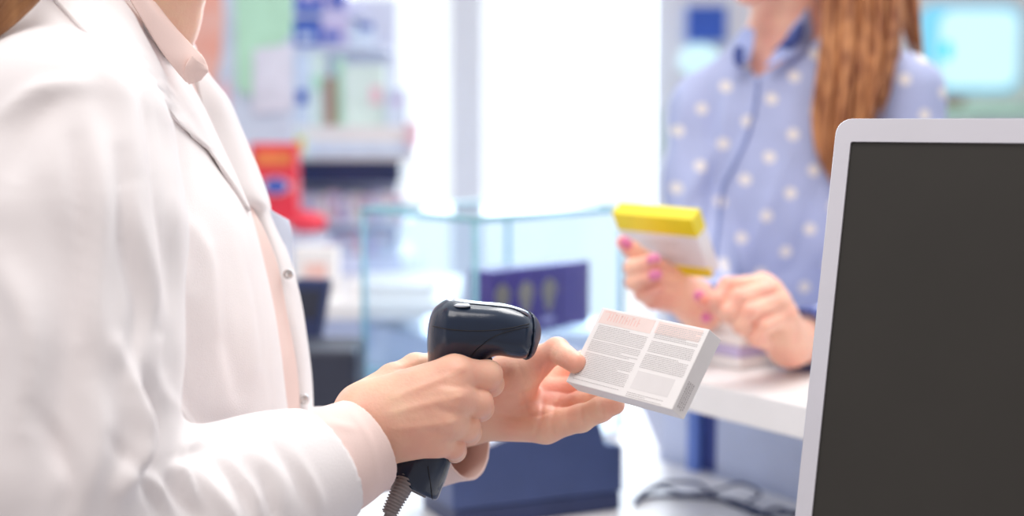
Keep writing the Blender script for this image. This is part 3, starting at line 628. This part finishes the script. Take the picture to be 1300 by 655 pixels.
for (x, y, d), al_ in (((795,308,1.456),(-.8,0,.6)), ((830,329,1.4325),(1,0,.25)), ((832,349,1.433),(1,0,.15)), ((898,402,1.452),(-.5,0,-.6)) , ((889,376,1.443),(-1,0,.35))):
    nail('fingernail', P(x, y, d), al_, -FW, M_NAILP, cbody, .0052, .0068)
hq = P(1000,700,1.9); legs(cu, (hq[0], hq[1]+.02, .72), .085, M_JEAN, M_SHOE, -2.3)
# collar, placket, cuffs of the shirt
sheet('collar', [[(1004,38,1.79),(1014,24,1.795),(1026,10,1.81)], [(996,52,1.78),(1012,46,1.785),(1030,44,1.80)], [(984,68,1.772),(1000,68,1.775),(1018,72,1.785)], [(972,84,1.766),(984,80,1.768),(990,74,1.775)]], M_SHIRTP, sh, .003, 30, 14, bulge=.008)
sheet('collar', [[(958,40,1.79),(950,36,1.80),(940,40,1.82)], [(956,60,1.78),(946,56,1.79),(934,58,1.81)], [(950,80,1.775),(940,78,1.78),(930,74,1.80)]], M_SHIRTP, sh, .003, 24, 12, bulge=.004)
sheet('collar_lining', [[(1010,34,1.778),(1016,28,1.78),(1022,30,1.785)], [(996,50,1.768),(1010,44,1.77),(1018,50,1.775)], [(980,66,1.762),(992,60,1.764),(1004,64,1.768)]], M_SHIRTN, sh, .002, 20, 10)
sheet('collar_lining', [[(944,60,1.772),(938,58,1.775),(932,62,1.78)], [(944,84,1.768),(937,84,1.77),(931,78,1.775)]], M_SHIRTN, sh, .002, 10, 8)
def shirt_drape(pl, r, material, name, n=50, off=.001):
    q = catmull(np.array(pl, float), n); out = []
    for x, y in q:
        d = march(shirt, x, y, 1.3, 2.0)
        if d: out.append(P(x, y, d-off))
    tubes(name, [(np.array(out), r)], material, sh, 8)
shirt_drape([(963,102),(958,140),(948,175),(932,210),(918,240),(912,290),(905,350)], .0022, mat('blue_shirt_edge', (.22,.28,.55), .8), 'placket_edge')
def ring(name, c, ax, r, w, material, par):
    ax = ax/np.linalg.norm(ax); u = np.cross(ax, [0,0,1.]); u /= np.linalg.norm(u); v_ = np.cross(ax, u)
    rows = [[c+ax*s*w+(u*math.cos(t)+v_*math.sin(t))*r for t in np.linspace(0,2*math.pi,33)] for s in (-1,-.3,.3,1)]
    return sheet(name, rows, material, par, .003, 10, 64, px=False)
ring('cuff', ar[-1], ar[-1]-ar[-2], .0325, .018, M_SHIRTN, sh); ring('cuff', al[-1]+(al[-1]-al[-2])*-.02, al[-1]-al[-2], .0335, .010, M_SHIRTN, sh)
# hair
lk = []
for i in range(230):
    u = random.random(); w = random.uniform(-1,1); e = random.uniform(-1,1); dd = 1.765+.03*w
    xb = 1046+100*u; ln = np.interp(u, [0,.15,.3,.6,.85,1], [205,225,215,175,140,125])+18*e
    pts = [(985+60*u,-290,1.83+.04*w), (1030+75*u,-190,1.82+.05*w), (1050+82*u,-90,1.80+.04*w), (1048+94*u,0,1.785+.03*w), (1040+98*u+5*e,ln*.45,dd), (1034+96*u+7*e,ln*.75,dd-.008), (1040+74*u+10*e,ln,dd-.012)]
    q = catmull(PP(pts), 28); lk.append((q, np.interp(np.linspace(0,1,28), [0,.55,.85,1], [.0045,.0042,.003,.0006])*random.uniform(.7,1.3)))
for i in range(26):
    u = random.random(); w = random.uniform(-1,1)
    pts = [(1060+40*u,-240,1.85), (1120+20*u,-120,1.86), (1140+22*u,-20,1.85+.02*w), (1146+22*u,35,1.83+.02*w), (1160+12*u,75+12*w,1.82)]
    q = catmull(PP(pts), 24); lk.append((q, np.interp(np.linspace(0,1,24), [0,.6,1], [.0035,.003,.0006])))
vs_, F_ = nets(lambda p: np.maximum(ell(p, skc+np.array([.012,.028,.02]), (.094,.092,.11)), -plane(p, skc+np.array([0,-.035,-.03]), (.3,.95,.35))), skc-.14, skc+.15, .006)
ch = link('hair', np_mesh(vs_, F_), M_HAIR, cu); hair('hair_lock', lk, M_HAIR, ch)

# ================================================================== MONITOR
psi = math.radians(30); tl_ = math.radians(15.5)
h_ = np.array([math.cos(psi), -math.sin(psi), 0]); bk = np.array([math.sin(psi), math.cos(psi), 0]); u_ = np.array([0,0,1])*math.cos(tl_)+bk*math.sin(tl_); nb = np.cross(h_, u_); nb = nb if nb@FW > 0 else -nb
mo = thing('computer_monitor', 'large dark blank computer monitor with silver white bezel at the right edge', 'monitor', P(1063,151,.985)+h_*.25-u_*.32+nb*.05)
MT = P(1062,150,.985); MW, MH = .50, .33
def rrect(o, x, y, w, h, r, n=7):
    out = []
    for cx, cy, a0 in ((w-r,h-r,0),(r,h-r,90),(r,r,180),(w-r,r,270)):
        for i in range(n):
            a = math.radians(a0+90*i/(n-1)); out.append(o+x*(cx+r*math.cos(a))+y*(cy+r*math.sin(a)))
    return out
org = MT-u_*MH
def frame_mesh(o, x, y, nrm, w, h, r, bl, bt, bb, dep):
    out = rrect(o, x, y, w, h, r); inn = rrect(o+x*bl+y*bb, x, y, w-2*bl, h-bt-bb, .0015); N = len(out); rings = [ [p+nrm*dep for p in out], [p+nrm*.0012 for p in out], [p+(o+x*w/2+y*h/2-p)*.003 for p in out], inn, [p+nrm*.003 for p in inn] ]
    vs = [p for q in rings for p in q]; fs = []
    for k in range(len(rings)-1):
        for i in range(N): fs.append((k*N+i, k*N+(i+1)%N, (k+1)*N+(i+1)%N, (k+1)*N+i))
    fs.append(tuple(range(N))); return mesh(vs, fs)
bz = link('bezel', frame_mesh(org, h_, u_, nb, MW, MH, .011, .0115, .0165, .02, .028), M_BEZ, mo, False)
obox('screen', org+h_*.0105+u_*.019+nb*.0022, h_*(MW-.021), u_*(MH-.0345), nb*.002, M_SCR, mo, 0)
obox('back_housing', org+h_*.12+u_*.06+nb*.028, h_*.26, u_*.2, nb*.025, M_BEZ, mo, .008)
ZD = .88
sb = org+h_*.25+u_*.13+nb*.06; prism('stand_neck', [sb+h_*x+bk*y-np.array([0,0,sb[2]-ZD-.004]) for x, y in ((-.03,-.008),(.03,-.008),(.03,.012),(-.03,.012))], (0,0,sb[2]-ZD+.02), M_BEZ, mo, .003)
obox('stand_base', np.array([sb[0],sb[1],ZD+.0005])-h_*.11-bk*.10, h_*.22, bk*.18, (0,0,.012), M_BEZ, mo, .005)
mo.location = (sb[0], sb[1], ZD)
for c_ in mo.children: c_.location = tuple(-np.array(mo.location))

# ================================================================== COUNTERS
tdir = np.array([.572,-.82,0]); ndir = np.array([.82,.572,0]); A = np.array([.188,1.447,0]); ZC = 1.06
dk = thing('desk', 'low white desk behind the counter carrying the till, cables and display case', 'desk', (.1,1.8,0))
pd = [(-.62,1.42),(.20,1.42),(.20,.72),(.94,.72),(.89,.85),(.192,1.85),(.20,1.90),(.20,2.32),(-.62,2.32)]
prism('desk_top', [(x,y,ZD-.03) for x,y in pd], (0,0,.03), M_WHITE, dk)
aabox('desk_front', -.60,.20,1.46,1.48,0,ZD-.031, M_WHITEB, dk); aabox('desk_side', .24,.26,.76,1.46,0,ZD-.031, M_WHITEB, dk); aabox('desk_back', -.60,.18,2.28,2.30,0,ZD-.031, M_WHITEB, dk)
ct = thing('service_counter', 'raised white counter ledge on which the customer rests a hand', 'counter', (.5,1.5,0))
e0 = A-tdir*.13; prism('counter_top', [tuple((e0+np.array([0,0,ZC-.033]))), tuple(A+tdir*.85+np.array([0,0,ZC-.033])), tuple(A+tdir*.85+ndir*.262+np.array([0,0,ZC-.033])), tuple(e0+ndir*.262+np.array([0,0,ZC-.033]))], (0,0,.033), M_WHITE, ct, .002)
q0 = A-tdir*.33+ndir*.245; prism('counter_panel', [tuple(q0), tuple(A+tdir*.84+ndir*.245), tuple(A+tdir*.84+ndir*.257), tuple(q0+ndir*.012)], (0,0,ZC-.0335), M_LAV, ct)
# folders on the desk against the panel
for (px, w_, m_, lb) in ((893,.020,mat('mid_blue_card', (.16,.27,.72), .4),'bright blue upright folder under the counter ledge, left of the navy one'),(911,.030,mat('navy_card', (.07,.10,.34), .4),'dark navy upright folder under the counter ledge, beside a bright blue one')):
    b0 = on_z(px, 592, ZD)-ndir*.03; b0[2] = ZD+.0005; r_ = thing('folder', lb, 'folder', b0); obox('cover', b0, tdir*w_*.9+ndir*0, ndir*.012+tdir*0, (0,0,.125), m_, r_, .002); obox('paper_block', b0+tdir*.003+ndir*.003+np.array([0,0,.003]), tdir*(w_*.9-.006), ndir*.006, (0,0,.123), M_CARD, r_, 0)

# ------------------------------------------------------------------ glass display case
zt = 1.201; N_ = np.array([-.046,1.765,0]); R_ = np.array([.154,1.985,0]); L_ = np.array([-.206,1.965,0]); Q_ = R_+L_-N_
gc = thing('display_case', 'clear glass countertop display case with teal edges behind the scanner', 'display case', (*((N_+Q_)/2)[:2], ZD))
def pane(a, b, z0, z1, name='glass_panel'):
    t = b-a; nn = np.cross(t, [0,0,1.]); nn /= np.linalg.norm(nn); return obox(name, a+np.array([0,0,z0]), t, nn*.005, (0,0,z1-z0), M_GLASS, gc, 0)
for a_, b_ in ((N_,R_),(R_,Q_),(Q_,L_),(L_,N_)): pane(a_, b_, ZD+.012, zt)
prism('glass_top', [tuple(x+np.array([0,0,zt+.0005])) for x in (N_,R_,Q_,L_)], (0,0,.005), M_GLASS, gc)
prism('glass_shelf', [tuple(x*.97+((N_+Q_)/2)*.03+np.array([0,0,1.0410])) for x in (N_,R_,Q_,L_)], (0,0,.004), M_GLASS, gc)
prism('case_base', [tuple(x+np.array([0,0,ZD+.0005])) for x in (N_,R_,Q_,L_)], (0,0,.011), M_WHITE, gc)
for i, (a_, b_) in enumerate(((N_,R_),(R_,Q_),(Q_,L_),(L_,N_))):
    tubes('edge_trim', [(np.array([a_+[0,0,zt+.003], b_+[0,0,zt+.003]]), .0042)], M_TEALE, gc, 8); tubes('corner_trim', [(np.array([a_+[0,0,ZD+.012], a_+[0,0,zt]]), .0040)], M_TEALE, gc, 8)
# purple cartons on the glass shelf
zs = 1.0455; nr = (R_-N_)/np.linalg.norm(R_-N_); nin = np.array([-nr[1], nr[0], 0])
for i in range(4):
    wd_ = .044 if i < 3 else .062; o_ = N_+nr*(.055+.0465*i)+nin*.025+np.array([0,0,zs]); x_ = nr*wd_; y_ = nin*.04; hz = .087
    root = thing('purple_carton', ['purple carton with gold print in the glass case, leftmost of its row','purple carton with gold print in the glass case, second from the left','purple carton with gold print in the glass case, third from the left','wide plain purple carton without gold print, rightmost in the glass case'][i], 'box', o_, 'purple cartons in the glass case')
    obox('carton', o_, x_, y_, (0,0,hz), M_PURPLE, root, .0008)
    if i == 3: continue
    yn = y_/np.linalg.norm(y_); bm = bmesh.new(); c_ = o_+x_*.5-yn*.0004+np.array([0,0,hz*.55])
    vs_ = [bm.verts.new(tuple(c_+x_*.30*math.cos(t)*(1+.25*math.sin(3*t))+np.array([0,0,hz*.26*math.sin(t)]))) for t in np.linspace(0,2*math.pi,18)[:-1]]; bm.faces.new(vs_); bmesh.ops.solidify(bm, geom=list(bm.faces), thickness=.0003)
    link('gold_print', from_bm(bm), M_GOLD, root, False)
    obox('white_print', o_+x_*.15-yn*.0005+np.array([0,0,hz*.12]), x_*.6, yn*.0003, (0,0,hz*.08), M_LILAC, root, 0)

# ------------------------------------------------------------------ till printer
n0 = on_z(575, 674, ZD); r0 = on_z(790, 647, ZD); xt = r0-n0; xt[2] = 0; xt_l = np.linalg.norm(xt); xu = xt/xt_l; yu = np.array([-xu[1], xu[0], 0]); l0 = on_z(528,655,ZD)
till = thing('receipt_printer', 'dark navy till printer with a bright top, behind the open palm', 'printer', n0)
def tp(s, z): return n0+xu*s+np.array([0,0,z])
prof = [(0,.022),(xt_l,.022),(xt_l,.075),(xt_l-.022,.078),(xt_l-.048,.175),(xt_l-.085,.188),(xt_l-.095,.11),(0,.077)]
prism('housing', [tp(*q) for q in prof], yu*.105, M_NAVY, till, .002)
prism('base', [tp(.003,.0005), tp(xt_l-.003,.0005), tp(xt_l-.003,.0215), tp(.003,.0215)], yu*.105, M_NAVYD, till, .002)
prism('top_glare', [tp(.004,.0785), tp(xt_l-.099,.1105), tp(xt_l-.099,.1135), tp(.004,.0815)], yu*.103, M_WHITEB, till)  # pale slab paints the bright reflection on the glossy top
prism('rim_glint', [tp(xt_l-.088,.1905), tp(xt_l-.046,.1765), tp(xt_l-.046,.1865), tp(xt_l-.088,.2005)], yu*.10-xu*.0, M_SKY, till, .001)  # pale strip paints the light caught by the raised rim

# ------------------------------------------------------------------ cables on the desk
def cable(label, pts, r=.0022, m_=None):
    q = []
    for x, y, *z in pts: p_ = on_z(x, y, ZD+r+(z[0] if z else 0)); q.append(p_)
    o = tubes('cable', [(catmull(q, 120), r)], m_ or M_NAVYD, None, 8); tag(o, label, 'cable', None)
cable('thin dark cable lying lowest in the tangle on the desk', [(806,634),(830,630),(870,630),(920,634),(955,644),(985,662),(1005,690)])
cable('dark cable looping up and over in the desk tangle', [(806,640),(822,622,.004),(850,612,.010),(885,614,.012),(905,628,.006),(930,640),(962,652),(985,645,.004),(1006,652),(1030,668)], .0024)
cable('dark cable arching at the back of the desk tangle', [(812,628,.006),(840,618,.006),(870,628,.006),(910,622,.010),(940,614,.012),(965,626,.008),(950,640,.005),(975,655,.004),(1010,650,.005),(1040,668)], .002)
# cartons stacked on the counter under the customer's hand
for i in range(4):
    b0 = on_z(948-5*(i%2), 472, ZC); z0 = ZC+.0005+.0125*i; b0[2] = z0; dx = tdir*.075; 
    r_ = obox('flat_carton', b0-dx*.0+ndir*.004*(i%2)-tdir*.10, tdir*.09, ndir*.06, (0,0,.012), [M_CARD,M_LILAC,M_CARD,M_CARD][i], None, .001)
    tag(r_, ['white flat carton at the bottom of the stack on the counter','lilac flat carton second from bottom of the counter stack','white flat carton second from top of the counter stack','white flat carton on top of the counter stack'][i], 'box', 'cartons stacked on the counter')

# ================================================================== BACKGROUND
def X(px, d): return (px-650)/FPX*d
def Zp(py, d): return P(650, py, d)[2]
def bx(name, x0, x1, y0, y1, d, dep, m_, parent=None, bev=.002):
    """upright box whose front fills pixel rect at depth d"""
    yy = P(650, (y0+y1)/2, d)[1]; return aabox(name, X(x0,d), X(x1,d), yy, yy+dep, Zp(y1,d), Zp(y0,d), m_, parent, bev)
def pack(name, label, cat, x0, x1, y0, y1, d, dep, m_, deco=None, group=None):
    yy = P(650, (y0+y1)/2, d)[1]; r_ = thing(name, label, cat, (X((x0+x1)/2,d), yy, Zp(y1,d)), group); bx('carton', x0, x1, y0, y1, d, dep, m_, r_)
    for (a0,a1,b0,b1,mm) in (deco or []): bx('print_patch', x0+(x1-x0)*a0, x0+(x1-x0)*a1, y0+(y1-y0)*b0, y0+(y1-y0)*b1, d-.002, .0012, mm, r_, 0)
    return r_
# back counter
bc_ = thing('back_counter', 'white lit counter seen through and left of the glass case', 'counter', (-.5,2.75,0))
ztop = 1.015; aabox('counter_top', X(300,2.4), X(575,2.4), 2.42, 2.85, ztop-.03, ztop, M_WHITE, bc_, .004); aabox('counter_body', X(310,2.4), X(568,2.4), 2.46, 2.83, 0, ztop-.031, M_LAV, bc_)
prism('teal_trim', [tuple(np.array([X(455,2.4)+.16*t, 2.415, ztop-.115-.06*t*t])) for t in np.linspace(0,1,10)]+[tuple(np.array([X(455,2.4)+.16*t, 2.415, ztop-.127-.06*t*t])) for t in np.linspace(1,0,10)], (0,.04,0), M_TEALE, bc_)
aabox('paper_stack', X(455,2.6), X(552,2.6), 2.50, 2.72, ztop+.0005, ztop+.02, M_CARD, None, .001); tag(bpy.data.objects['paper_stack'], 'low bright white paper stack on the back counter, seen through the glass case', 'paper')
pack('carton_box', 'white carton with orange flower print on back counter', 'box', 372, 428, 314, 372, 2.55, .05, M_CARD, [(.25,.75,.35,.7,M_ORANGE),(.4,.6,.42,.62,M_YEL)])
# gondola shelf with its goods
gd = 3.2; g = thing('shelf_unit', 'tiered white retail shelf unit with dark navy band left of the bright window', 'shelf', (X(430,gd), 3.45, 0))
bx('back_panel', 150, 505, 0, 380, 3.42, .03, M_WHITEB, g); bx('navy_band', 150, 508, 205, 232, 3.16, .24, M_NAVYD, g)
for (x1, y0, y1, dd) in ((527,160,204,3.10),(512,326,338,3.12),(516,282,288,3.16),(490,58,64,3.25),(458,17,22,3.3)): bx('shelf_board', 150, x1, y0, y1, dd, 3.43-dd, [M_WHITEB,M_WHITE][y0==160], g)
bx('base_cabinet', 150, 520, 340, 900, 3.05, .4, M_LAV, g)
bx('price_strip', 378, 523, 182, 196, 3.094, .004, M_SKY, g)
bx('shelf_end', 515, 530, 155, 186, 3.08, .08, M_ROSE, g)
cols = [M_ROSE, M_LILAC, M_CARD, M_LILAC, M_ROSE, M_SKY]
def row(x0, x1, w, y0, y1, d, labels_, mats, group, lab_):
    x = x0; i = 0
    while x+w <= x1:
        t = random.uniform(-.08,.10)*(y1-y0); m_ = mats[i%len(mats)]
        r_ = pack('product_pack', lab_, 'box', x, x+w-1.5, y0-t, y1, d, .03, m_, [(.15,.85,.15,.4,mats[(i+1)%len(mats)])], group); x += w; i += 1
row(374,514,14,246,281.5,3.19,None,[M_ROSE,M_LILAC,M_CARD],'small packs on the shelf below the navy band','small pink or lilac pack in the shelf row just below the navy band')
row(374,508,15,296,325.5,3.19,None,[M_LILAC,M_SKY,M_ROSE],'small packs on the lower shelf','small lilac or pale blue pack in the lowest visible shelf row')
P_ = [('white green tinted carton, big one on the middle shelf with a reddish mark',436,490,82,159.5,3.14,M_MINT,[(.62,.9,.35,.65,M_ROSE),(.1,.5,.15,.3,M_SKY)]),
 ('pale blue carton at the right end of the middle shelf',490,516,112,159.5,3.13,M_SKY,[(.2,.8,.2,.45,M_LILAC)]),
 ('brown slim carton on the middle shelf beside green ones',412,426,98,159.5,3.14,M_BROWN,[(.1,.9,.1,.3,M_MINT)]),
 ('green slim carton on the middle shelf, right of the brown one',426,436,74,159.5,3.15,M_GREEN,[]),
 ('pale blue carton with blue marks at the left of the middle shelf',374,394,66,159.5,3.14,M_SKY,[(.15,.8,.12,.3,M_BLUE),(.15,.8,.52,.70,M_BLUE)]),
 ('mint carton on the middle shelf, left of the brown one',394,412,68,159.5,3.15,M_MINT,[(.1,.9,.3,.5,M_GREEN)]),
 ('dark blue carton on the upper shelf, left one',372,408,26,57.5,3.27,M_BLUE,[(.2,.7,.5,.8,M_SKY)]),
 ('purple blue carton on the upper shelf, middle one',408,442,22,57.5,3.27,M_LILAC,[(.1,.7,.5,.85,M_BLUE)]),
 ('pale carton with blue top on the upper shelf, right one',442,474,30,57.5,3.27,M_SKY,[(.4,1,.0,.3,M_BLUE)]),
 ('royal blue carton on the top shelf, left one',374,410,-22,16.5,3.32,M_BLUE,[(.2,.8,.3,.6,M_LILAC)]),
 ('lilac carton on the top shelf, right one',410,440,-18,16.5,3.32,M_LILAC,[(.3,.9,.3,.8,M_BLUE)]),
 ('yellow round marked small pack on the white shelf edge',372,388,168,203.5,3.08,M_MINT,[(.2,.85,.2,.7,M_YEL)])]
for lb,x0,x1,y0,y1,d,m_,dc in P_: pack('product_pack', lb, 'box', x0,x1,y0,y1,d,.04,m_,dc)
# floor display with green poster, red carton
ds = thing('display_stand', 'tall pale blue display board with green and orange print behind the coat', 'display', (X(300,2.95),2.98,0))
bx('board', 200, 372, -60, 420, 2.95, .02, M_SKY, ds); bx('foot', 190, 380, 420, 1000, 2.96, .05, M_LAV, ds)
def PY(px, py, y):
    r = FW+RT*((px-650)/FPX)+UP*((327.5-py)/FPX); return CAM+r*(y/r[1])
def patch(nm, pts, d, m_, par, mid=180): 
    y_ = P(650, mid, d)[1]; prism(nm, [PY(x,y,y_) for x,y in pts], (0,.0015,0), m_, par)
patch('green_print', [(298,-40),(372,-40),(372,40),(345,70),(330,60),(318,125),(300,110)], 2.945, M_GREEN, ds); patch('white_print', [(322,62),(372,55),(372,140),(320,145)], 2.943, mat('pale_lavender_print', (.78,.82,.96), .5), ds)
patch('orange_print', [(215,-40),(278,-40),(284,20),(280,75),(268,130),(240,120),(215,60)], 2.944, M_ORANGE, ds); patch('rose_print', [(262,120),(290,100),(296,190),(270,200)], 2.944, M_ROSE, ds)
rd = pack('red_carton', 'bright red carton with a blue oval mark beside the coat lapel', 'box', 318, 376, 182, 284, 2.75, .06, M_RED, [])
pts = [(350+15*math.cos(t), 236+9*math.sin(t)) for t in np.linspace(0,2*math.pi,20)[:-1]]; patch('white_oval', [(350+(x-350)*1.3, 236+(y-236)*1.3) for x,y in pts], 2.746, M_ROSE, rd, 233); patch('blue_oval', pts, 2.743, M_BLUE, rd, 233); patch('orange_patch', [(325,192),(370,192),(370,210),(325,210)], 2.746, mat('orange_card', (.9,.25,.08), .5), rd, 233)
zr = Zp(284, 2.75); st = thing('riser_shelf', 'pale riser shelf under the red carton', 'shelf', (X(350,2.75), 2.8, ztop)); aabox('shelf_board', X(300,2.75), X(412,2.75), 2.68, 2.84, zr-.036, zr-.026-.0005, M_SKY, st)
aabox('upright', X(330,2.75), X(345,2.75), 2.7, 2.82, ztop+.0005, zr-.0365, M_SKY, st)
bpy.data.objects['red_carton'].location.z -= 0
v_, F_ = nets(lambda p: smin(ell(p, (X(390,2.73), 2.73, zr+.002), (.034,.034,.020)), cone(p, (X(378,2.73),2.73,zr+.0), (X(404,2.73),2.73,zr-.002), .016,.014), .01), (X(390,2.73)-.06,2.66,zr-.05), (X(390,2.73)+.06,2.80,zr+.05), .003)
v_[:,2] += .004; o = link('red_pouch', np_mesh(v_, F_), M_RED, None); tag(o, 'soft rounded red pouch right of the red carton', 'pouch')
# dark card reader and tray beside the coat
cr = thing('card_reader', 'dark navy upright payment terminal beside the coat front', 'terminal', (*on_z(400,520,ZD)[:2], ZD)); c0 = P(392,405,2.0); xx = np.array([.9,-.2,0])*.05; uu = np.array([.016,.02,.10])
obox('keypad_body', c0-xx*.7-uu*.55, xx*1.1, np.array([.006,.02,0]), uu*1.1, M_NAVYD, cr, .004); obox('display', c0-xx*.55-uu*.0+np.array([0,-.001,0]), xx*.8, np.array([0,.0008,0]), uu*.4, M_DARK, cr, 0)
zc0 = (c0-uu*.55)[2]; aabox('stand', c0[0]-.035, c0[0]+.005, 2.0, 2.03, ZD+.0005, zc0+.01, M_NAVYD, cr, .003)
tr = thing('document_tray', 'charcoal desk tray with green edge, low beside the coat front', 'tray', (*on_z(420,520,ZD)[:2], ZD)); q = P(420,480,1.85)
aabox('tray_body', q[0]-.07, q[0]+.035, 1.80, 1.93, ZD+.0005, P(0,442,1.85)[2], M_DARK, tr, .006); aabox('tray_lip', q[0]-.02, q[0]+.036, 1.795, 1.7995, ZD+.02, ZD+.04, M_DGREEN, tr, .001)

# ------------------------------------------------------------------ room
YW = 4.55
struct(aabox('floor', -3, 4, .0, 6.5, -.05, 0, M_FLOOR, None, 0))
xw0, xw1 = X(420,YW), X(850,YW)
wl = aabox('wall_back', -3, X(432,YW), YW, YW+.2, 0, 3.2, M_WALL, None, 0); struct(wl)
o = aabox('wall_right', xw1, 4, YW-.0, YW+.2, 0, 3.2, M_WALL, None, 0); struct(o)
o = aabox('wall_window_sill', X(432,YW), xw1, YW, YW+.2, 0, .62, M_WHITEB, None, 0); o.name = 'wall_below_window'; struct(o)
wn = aabox('window_1', X(440,YW), xw1-.002, YW+.08, YW+.086, .66, 3.1, M_WGLASS, None, 0); struct(wn)
fr = []
bm = bmesh.new()
for (a0,a1,z0_,z1_) in ((X(572,YW),X(614,YW),.64,3.1),(X(432,YW),X(442,YW),.64,3.1),(xw1-.05,xw1-.001,.64,3.1)): add_obox(bm, (a0,YW+.03,z0_), (a1-a0,0,0), (0,.09,0), (0,0,z1_-z0_))
add_obox(bm, (X(432,YW),YW-.02,.622), (xw1-X(432,YW)-.001,0,0), (0,.2,0), (0,0,.03)); o = link('window_frame', from_bm(bm), M_FRAME, wn, False)
# mullion lit edge
# right wall fittings
dR = 4.2
r_ = thing('poster', 'dark royal blue square sign on the wall left of the customer', 'sign', (X(898,dR), YW-.02, Zp(52,dR))); bx('sign_board', 873, 922, 8, 52, 4.44, .02, M_BLUE, r_); bx('sign_border', 868, 926, 4, 56, 4.465, .03, M_SKY, r_)
r_ = thing('lamp_box', 'pale cyan glowing box below the dark blue sign', 'lamp', (X(890,dR), YW-.05, Zp(95,dR))); v_, F_ = nets(lambda p: ell(p, P(888,76,4.43), (.065,.03,.05)), P(888,76,4.43)-.09, P(888,76,4.43)+.09, .006); link('shade', np_mesh(v_, F_), M_CYANW, r_); bx('lamp_plate', 876, 900, 66, 86, 4.45, .085, M_WHITE, r_)
r_ = thing('light_box', 'large rounded backlit cyan white screen on the wall above the monitor', 'screen', (X(1230,4.3), 4.4, Zp(115,4.3)))
def rr(nm, x0, x1, y0, y1, rad, d, dep, m_, par):
    a_ = P(x0,y1,d); x_ = X(x1,d)-X(x0,d); z_ = Zp(y0,d)-Zp(y1,d); prism(nm, rrect(a_, RT, np.array([0,0,1.]), x_, z_, rad), (0,dep,0), m_, par)
rr('housing', 1150,1308,-8,138,.05,4.42,.06, mat('pale_grey_green', (.72,.80,.83), .5), r_); rr('lit_panel', 1164,1294,8,116,.05,4.41,.01, M_CYAN, r_); rr('white_glow_panel', 1192,1290,14,110,.045,4.40,.008, M_CYANW, r_)
patch('teal_mark', [(1202+7*math.cos(t), 64+12*math.sin(t)) for t in np.linspace(0,2*math.pi,16)[:-1]], 4.39, mat('teal_mark', (.0,.55,.62), .5, emit=(0,.6,.7), estr=.6), r_, 110)
s_ = thing('wall_shelf', 'thin mint green shelf below the lit screen', 'shelf', (X(1260,4.2),4.2,Zp(146,4.2))); bx('board', 1180,1400,135,147,4.2,.3,M_GREEN,s_); bx('bracket', 1230,1236,147,165,4.25,.28,M_WHITE,s_)
bx('brown_pack', 1196,1225,122,134.6,4.24,.06,M_BROWN,None); tag(bpy.data.objects['brown_pack'], 'small brown pack on the mint green shelf beside the customer', 'box')
gb = thing('green_banner', 'narrow dark green banner beside the window behind the customer', 'banner', (X(853,4.3),4.3,0)); bx('cloth', 847,860,138,205,4.3,.01,M_DGREEN,gb); bx('pole', 852,855,205,760,4.3,.01,M_WHITE,gb); bx('foot', 838,868,755,762,4.25,.12,M_WHITE,gb)
fy = 4.3
# ================================================================== LIGHT
w = bpy.data.worlds.new('world'); bpy.context.scene.world = w; w.use_nodes = True; bg = w.node_tree.nodes['Background']; wt = w.node_tree; tcw = wt.nodes.new('ShaderNodeTexCoord'); sxw = wt.nodes.new('ShaderNodeSeparateXYZ'); rw = wt.nodes.new('ShaderNodeValToRGB'); wt.links.new(tcw.outputs['Generated'], sxw.inputs[0])
mw = wt.nodes.new('ShaderNodeMapRange'); mw.inputs[1].default_value = -1; mw.inputs[2].default_value = 1; wt.links.new(sxw.outputs[1], mw.inputs[0]); wt.links.new(mw.outputs[0], rw.inputs[0]); wt.links.new(rw.outputs[0], bg.inputs[0])
rw.color_ramp.elements[0].position = .15; rw.color_ramp.elements[0].color = (.37,.33,.325,1); rw.color_ramp.elements[1].position = .85; rw.color_ramp.elements[1].color = (.93,.97,1,1); bg.inputs[1].default_value = 1.12
def area(name, loc, target, size, power, col, sy=None):
    l = bpy.data.lights.new(name, 'AREA'); l.energy = power; l.size = size; l.color = col
    if sy: l.shape = 'RECTANGLE'; l.size_y = sy
    o = bpy.data.objects.new(name, l); C.objects.link(o); o.location = loc; o.rotation_euler = (Vector(target)-Vector(loc)).to_track_quat('-Z','Y').to_euler(); return o
area('window_daylight', (.3,YW+.5,1.9), (.1,1,1.2), 2.6, 90, (.85,.93,1), 2.2)
area('unseen_overhead_light', (-.25,.45,2.75), (-.05,1.0,1.1), .9, 13, (1,.955,.93)); area('unseen_overhead_light', (.5,1.9,2.6), (.1,1.2,1.1), .7, 12, (1,.98,.96))  # front fill and shaping light added overhead; no fixtures in view
area('unseen_overhead_light', (.6,2.6,2.75), (.6,2.6,0), 1.2, 10, (1,.98,.96))  # overhead light out of view, above the background
# ================================================================== CAMERA
cam = bpy.data.cameras.new('camera'); co = bpy.data.objects.new('camera', cam); C.objects.link(co); co.location = tuple(CAM); co.rotation_euler = (math.pi/2-PITCH, 0, 0)
cam.sensor_width = 36; cam.lens = 36*FPX/1300; cam.clip_start = .05; cam.dof.use_dof = True; cam.dof.focus_distance = 1.0; cam.dof.aperture_fstop = 2.8
sc_ = bpy.context.scene; sc_.cycles.transparent_max_bounces = 32; sc_.camera = co; vs = sc_.view_settings; vs.view_transform = 'Standard'; vs.look = 'None'; vs.gamma = 1; vs.exposure = .27; vs.use_curve_mapping = False
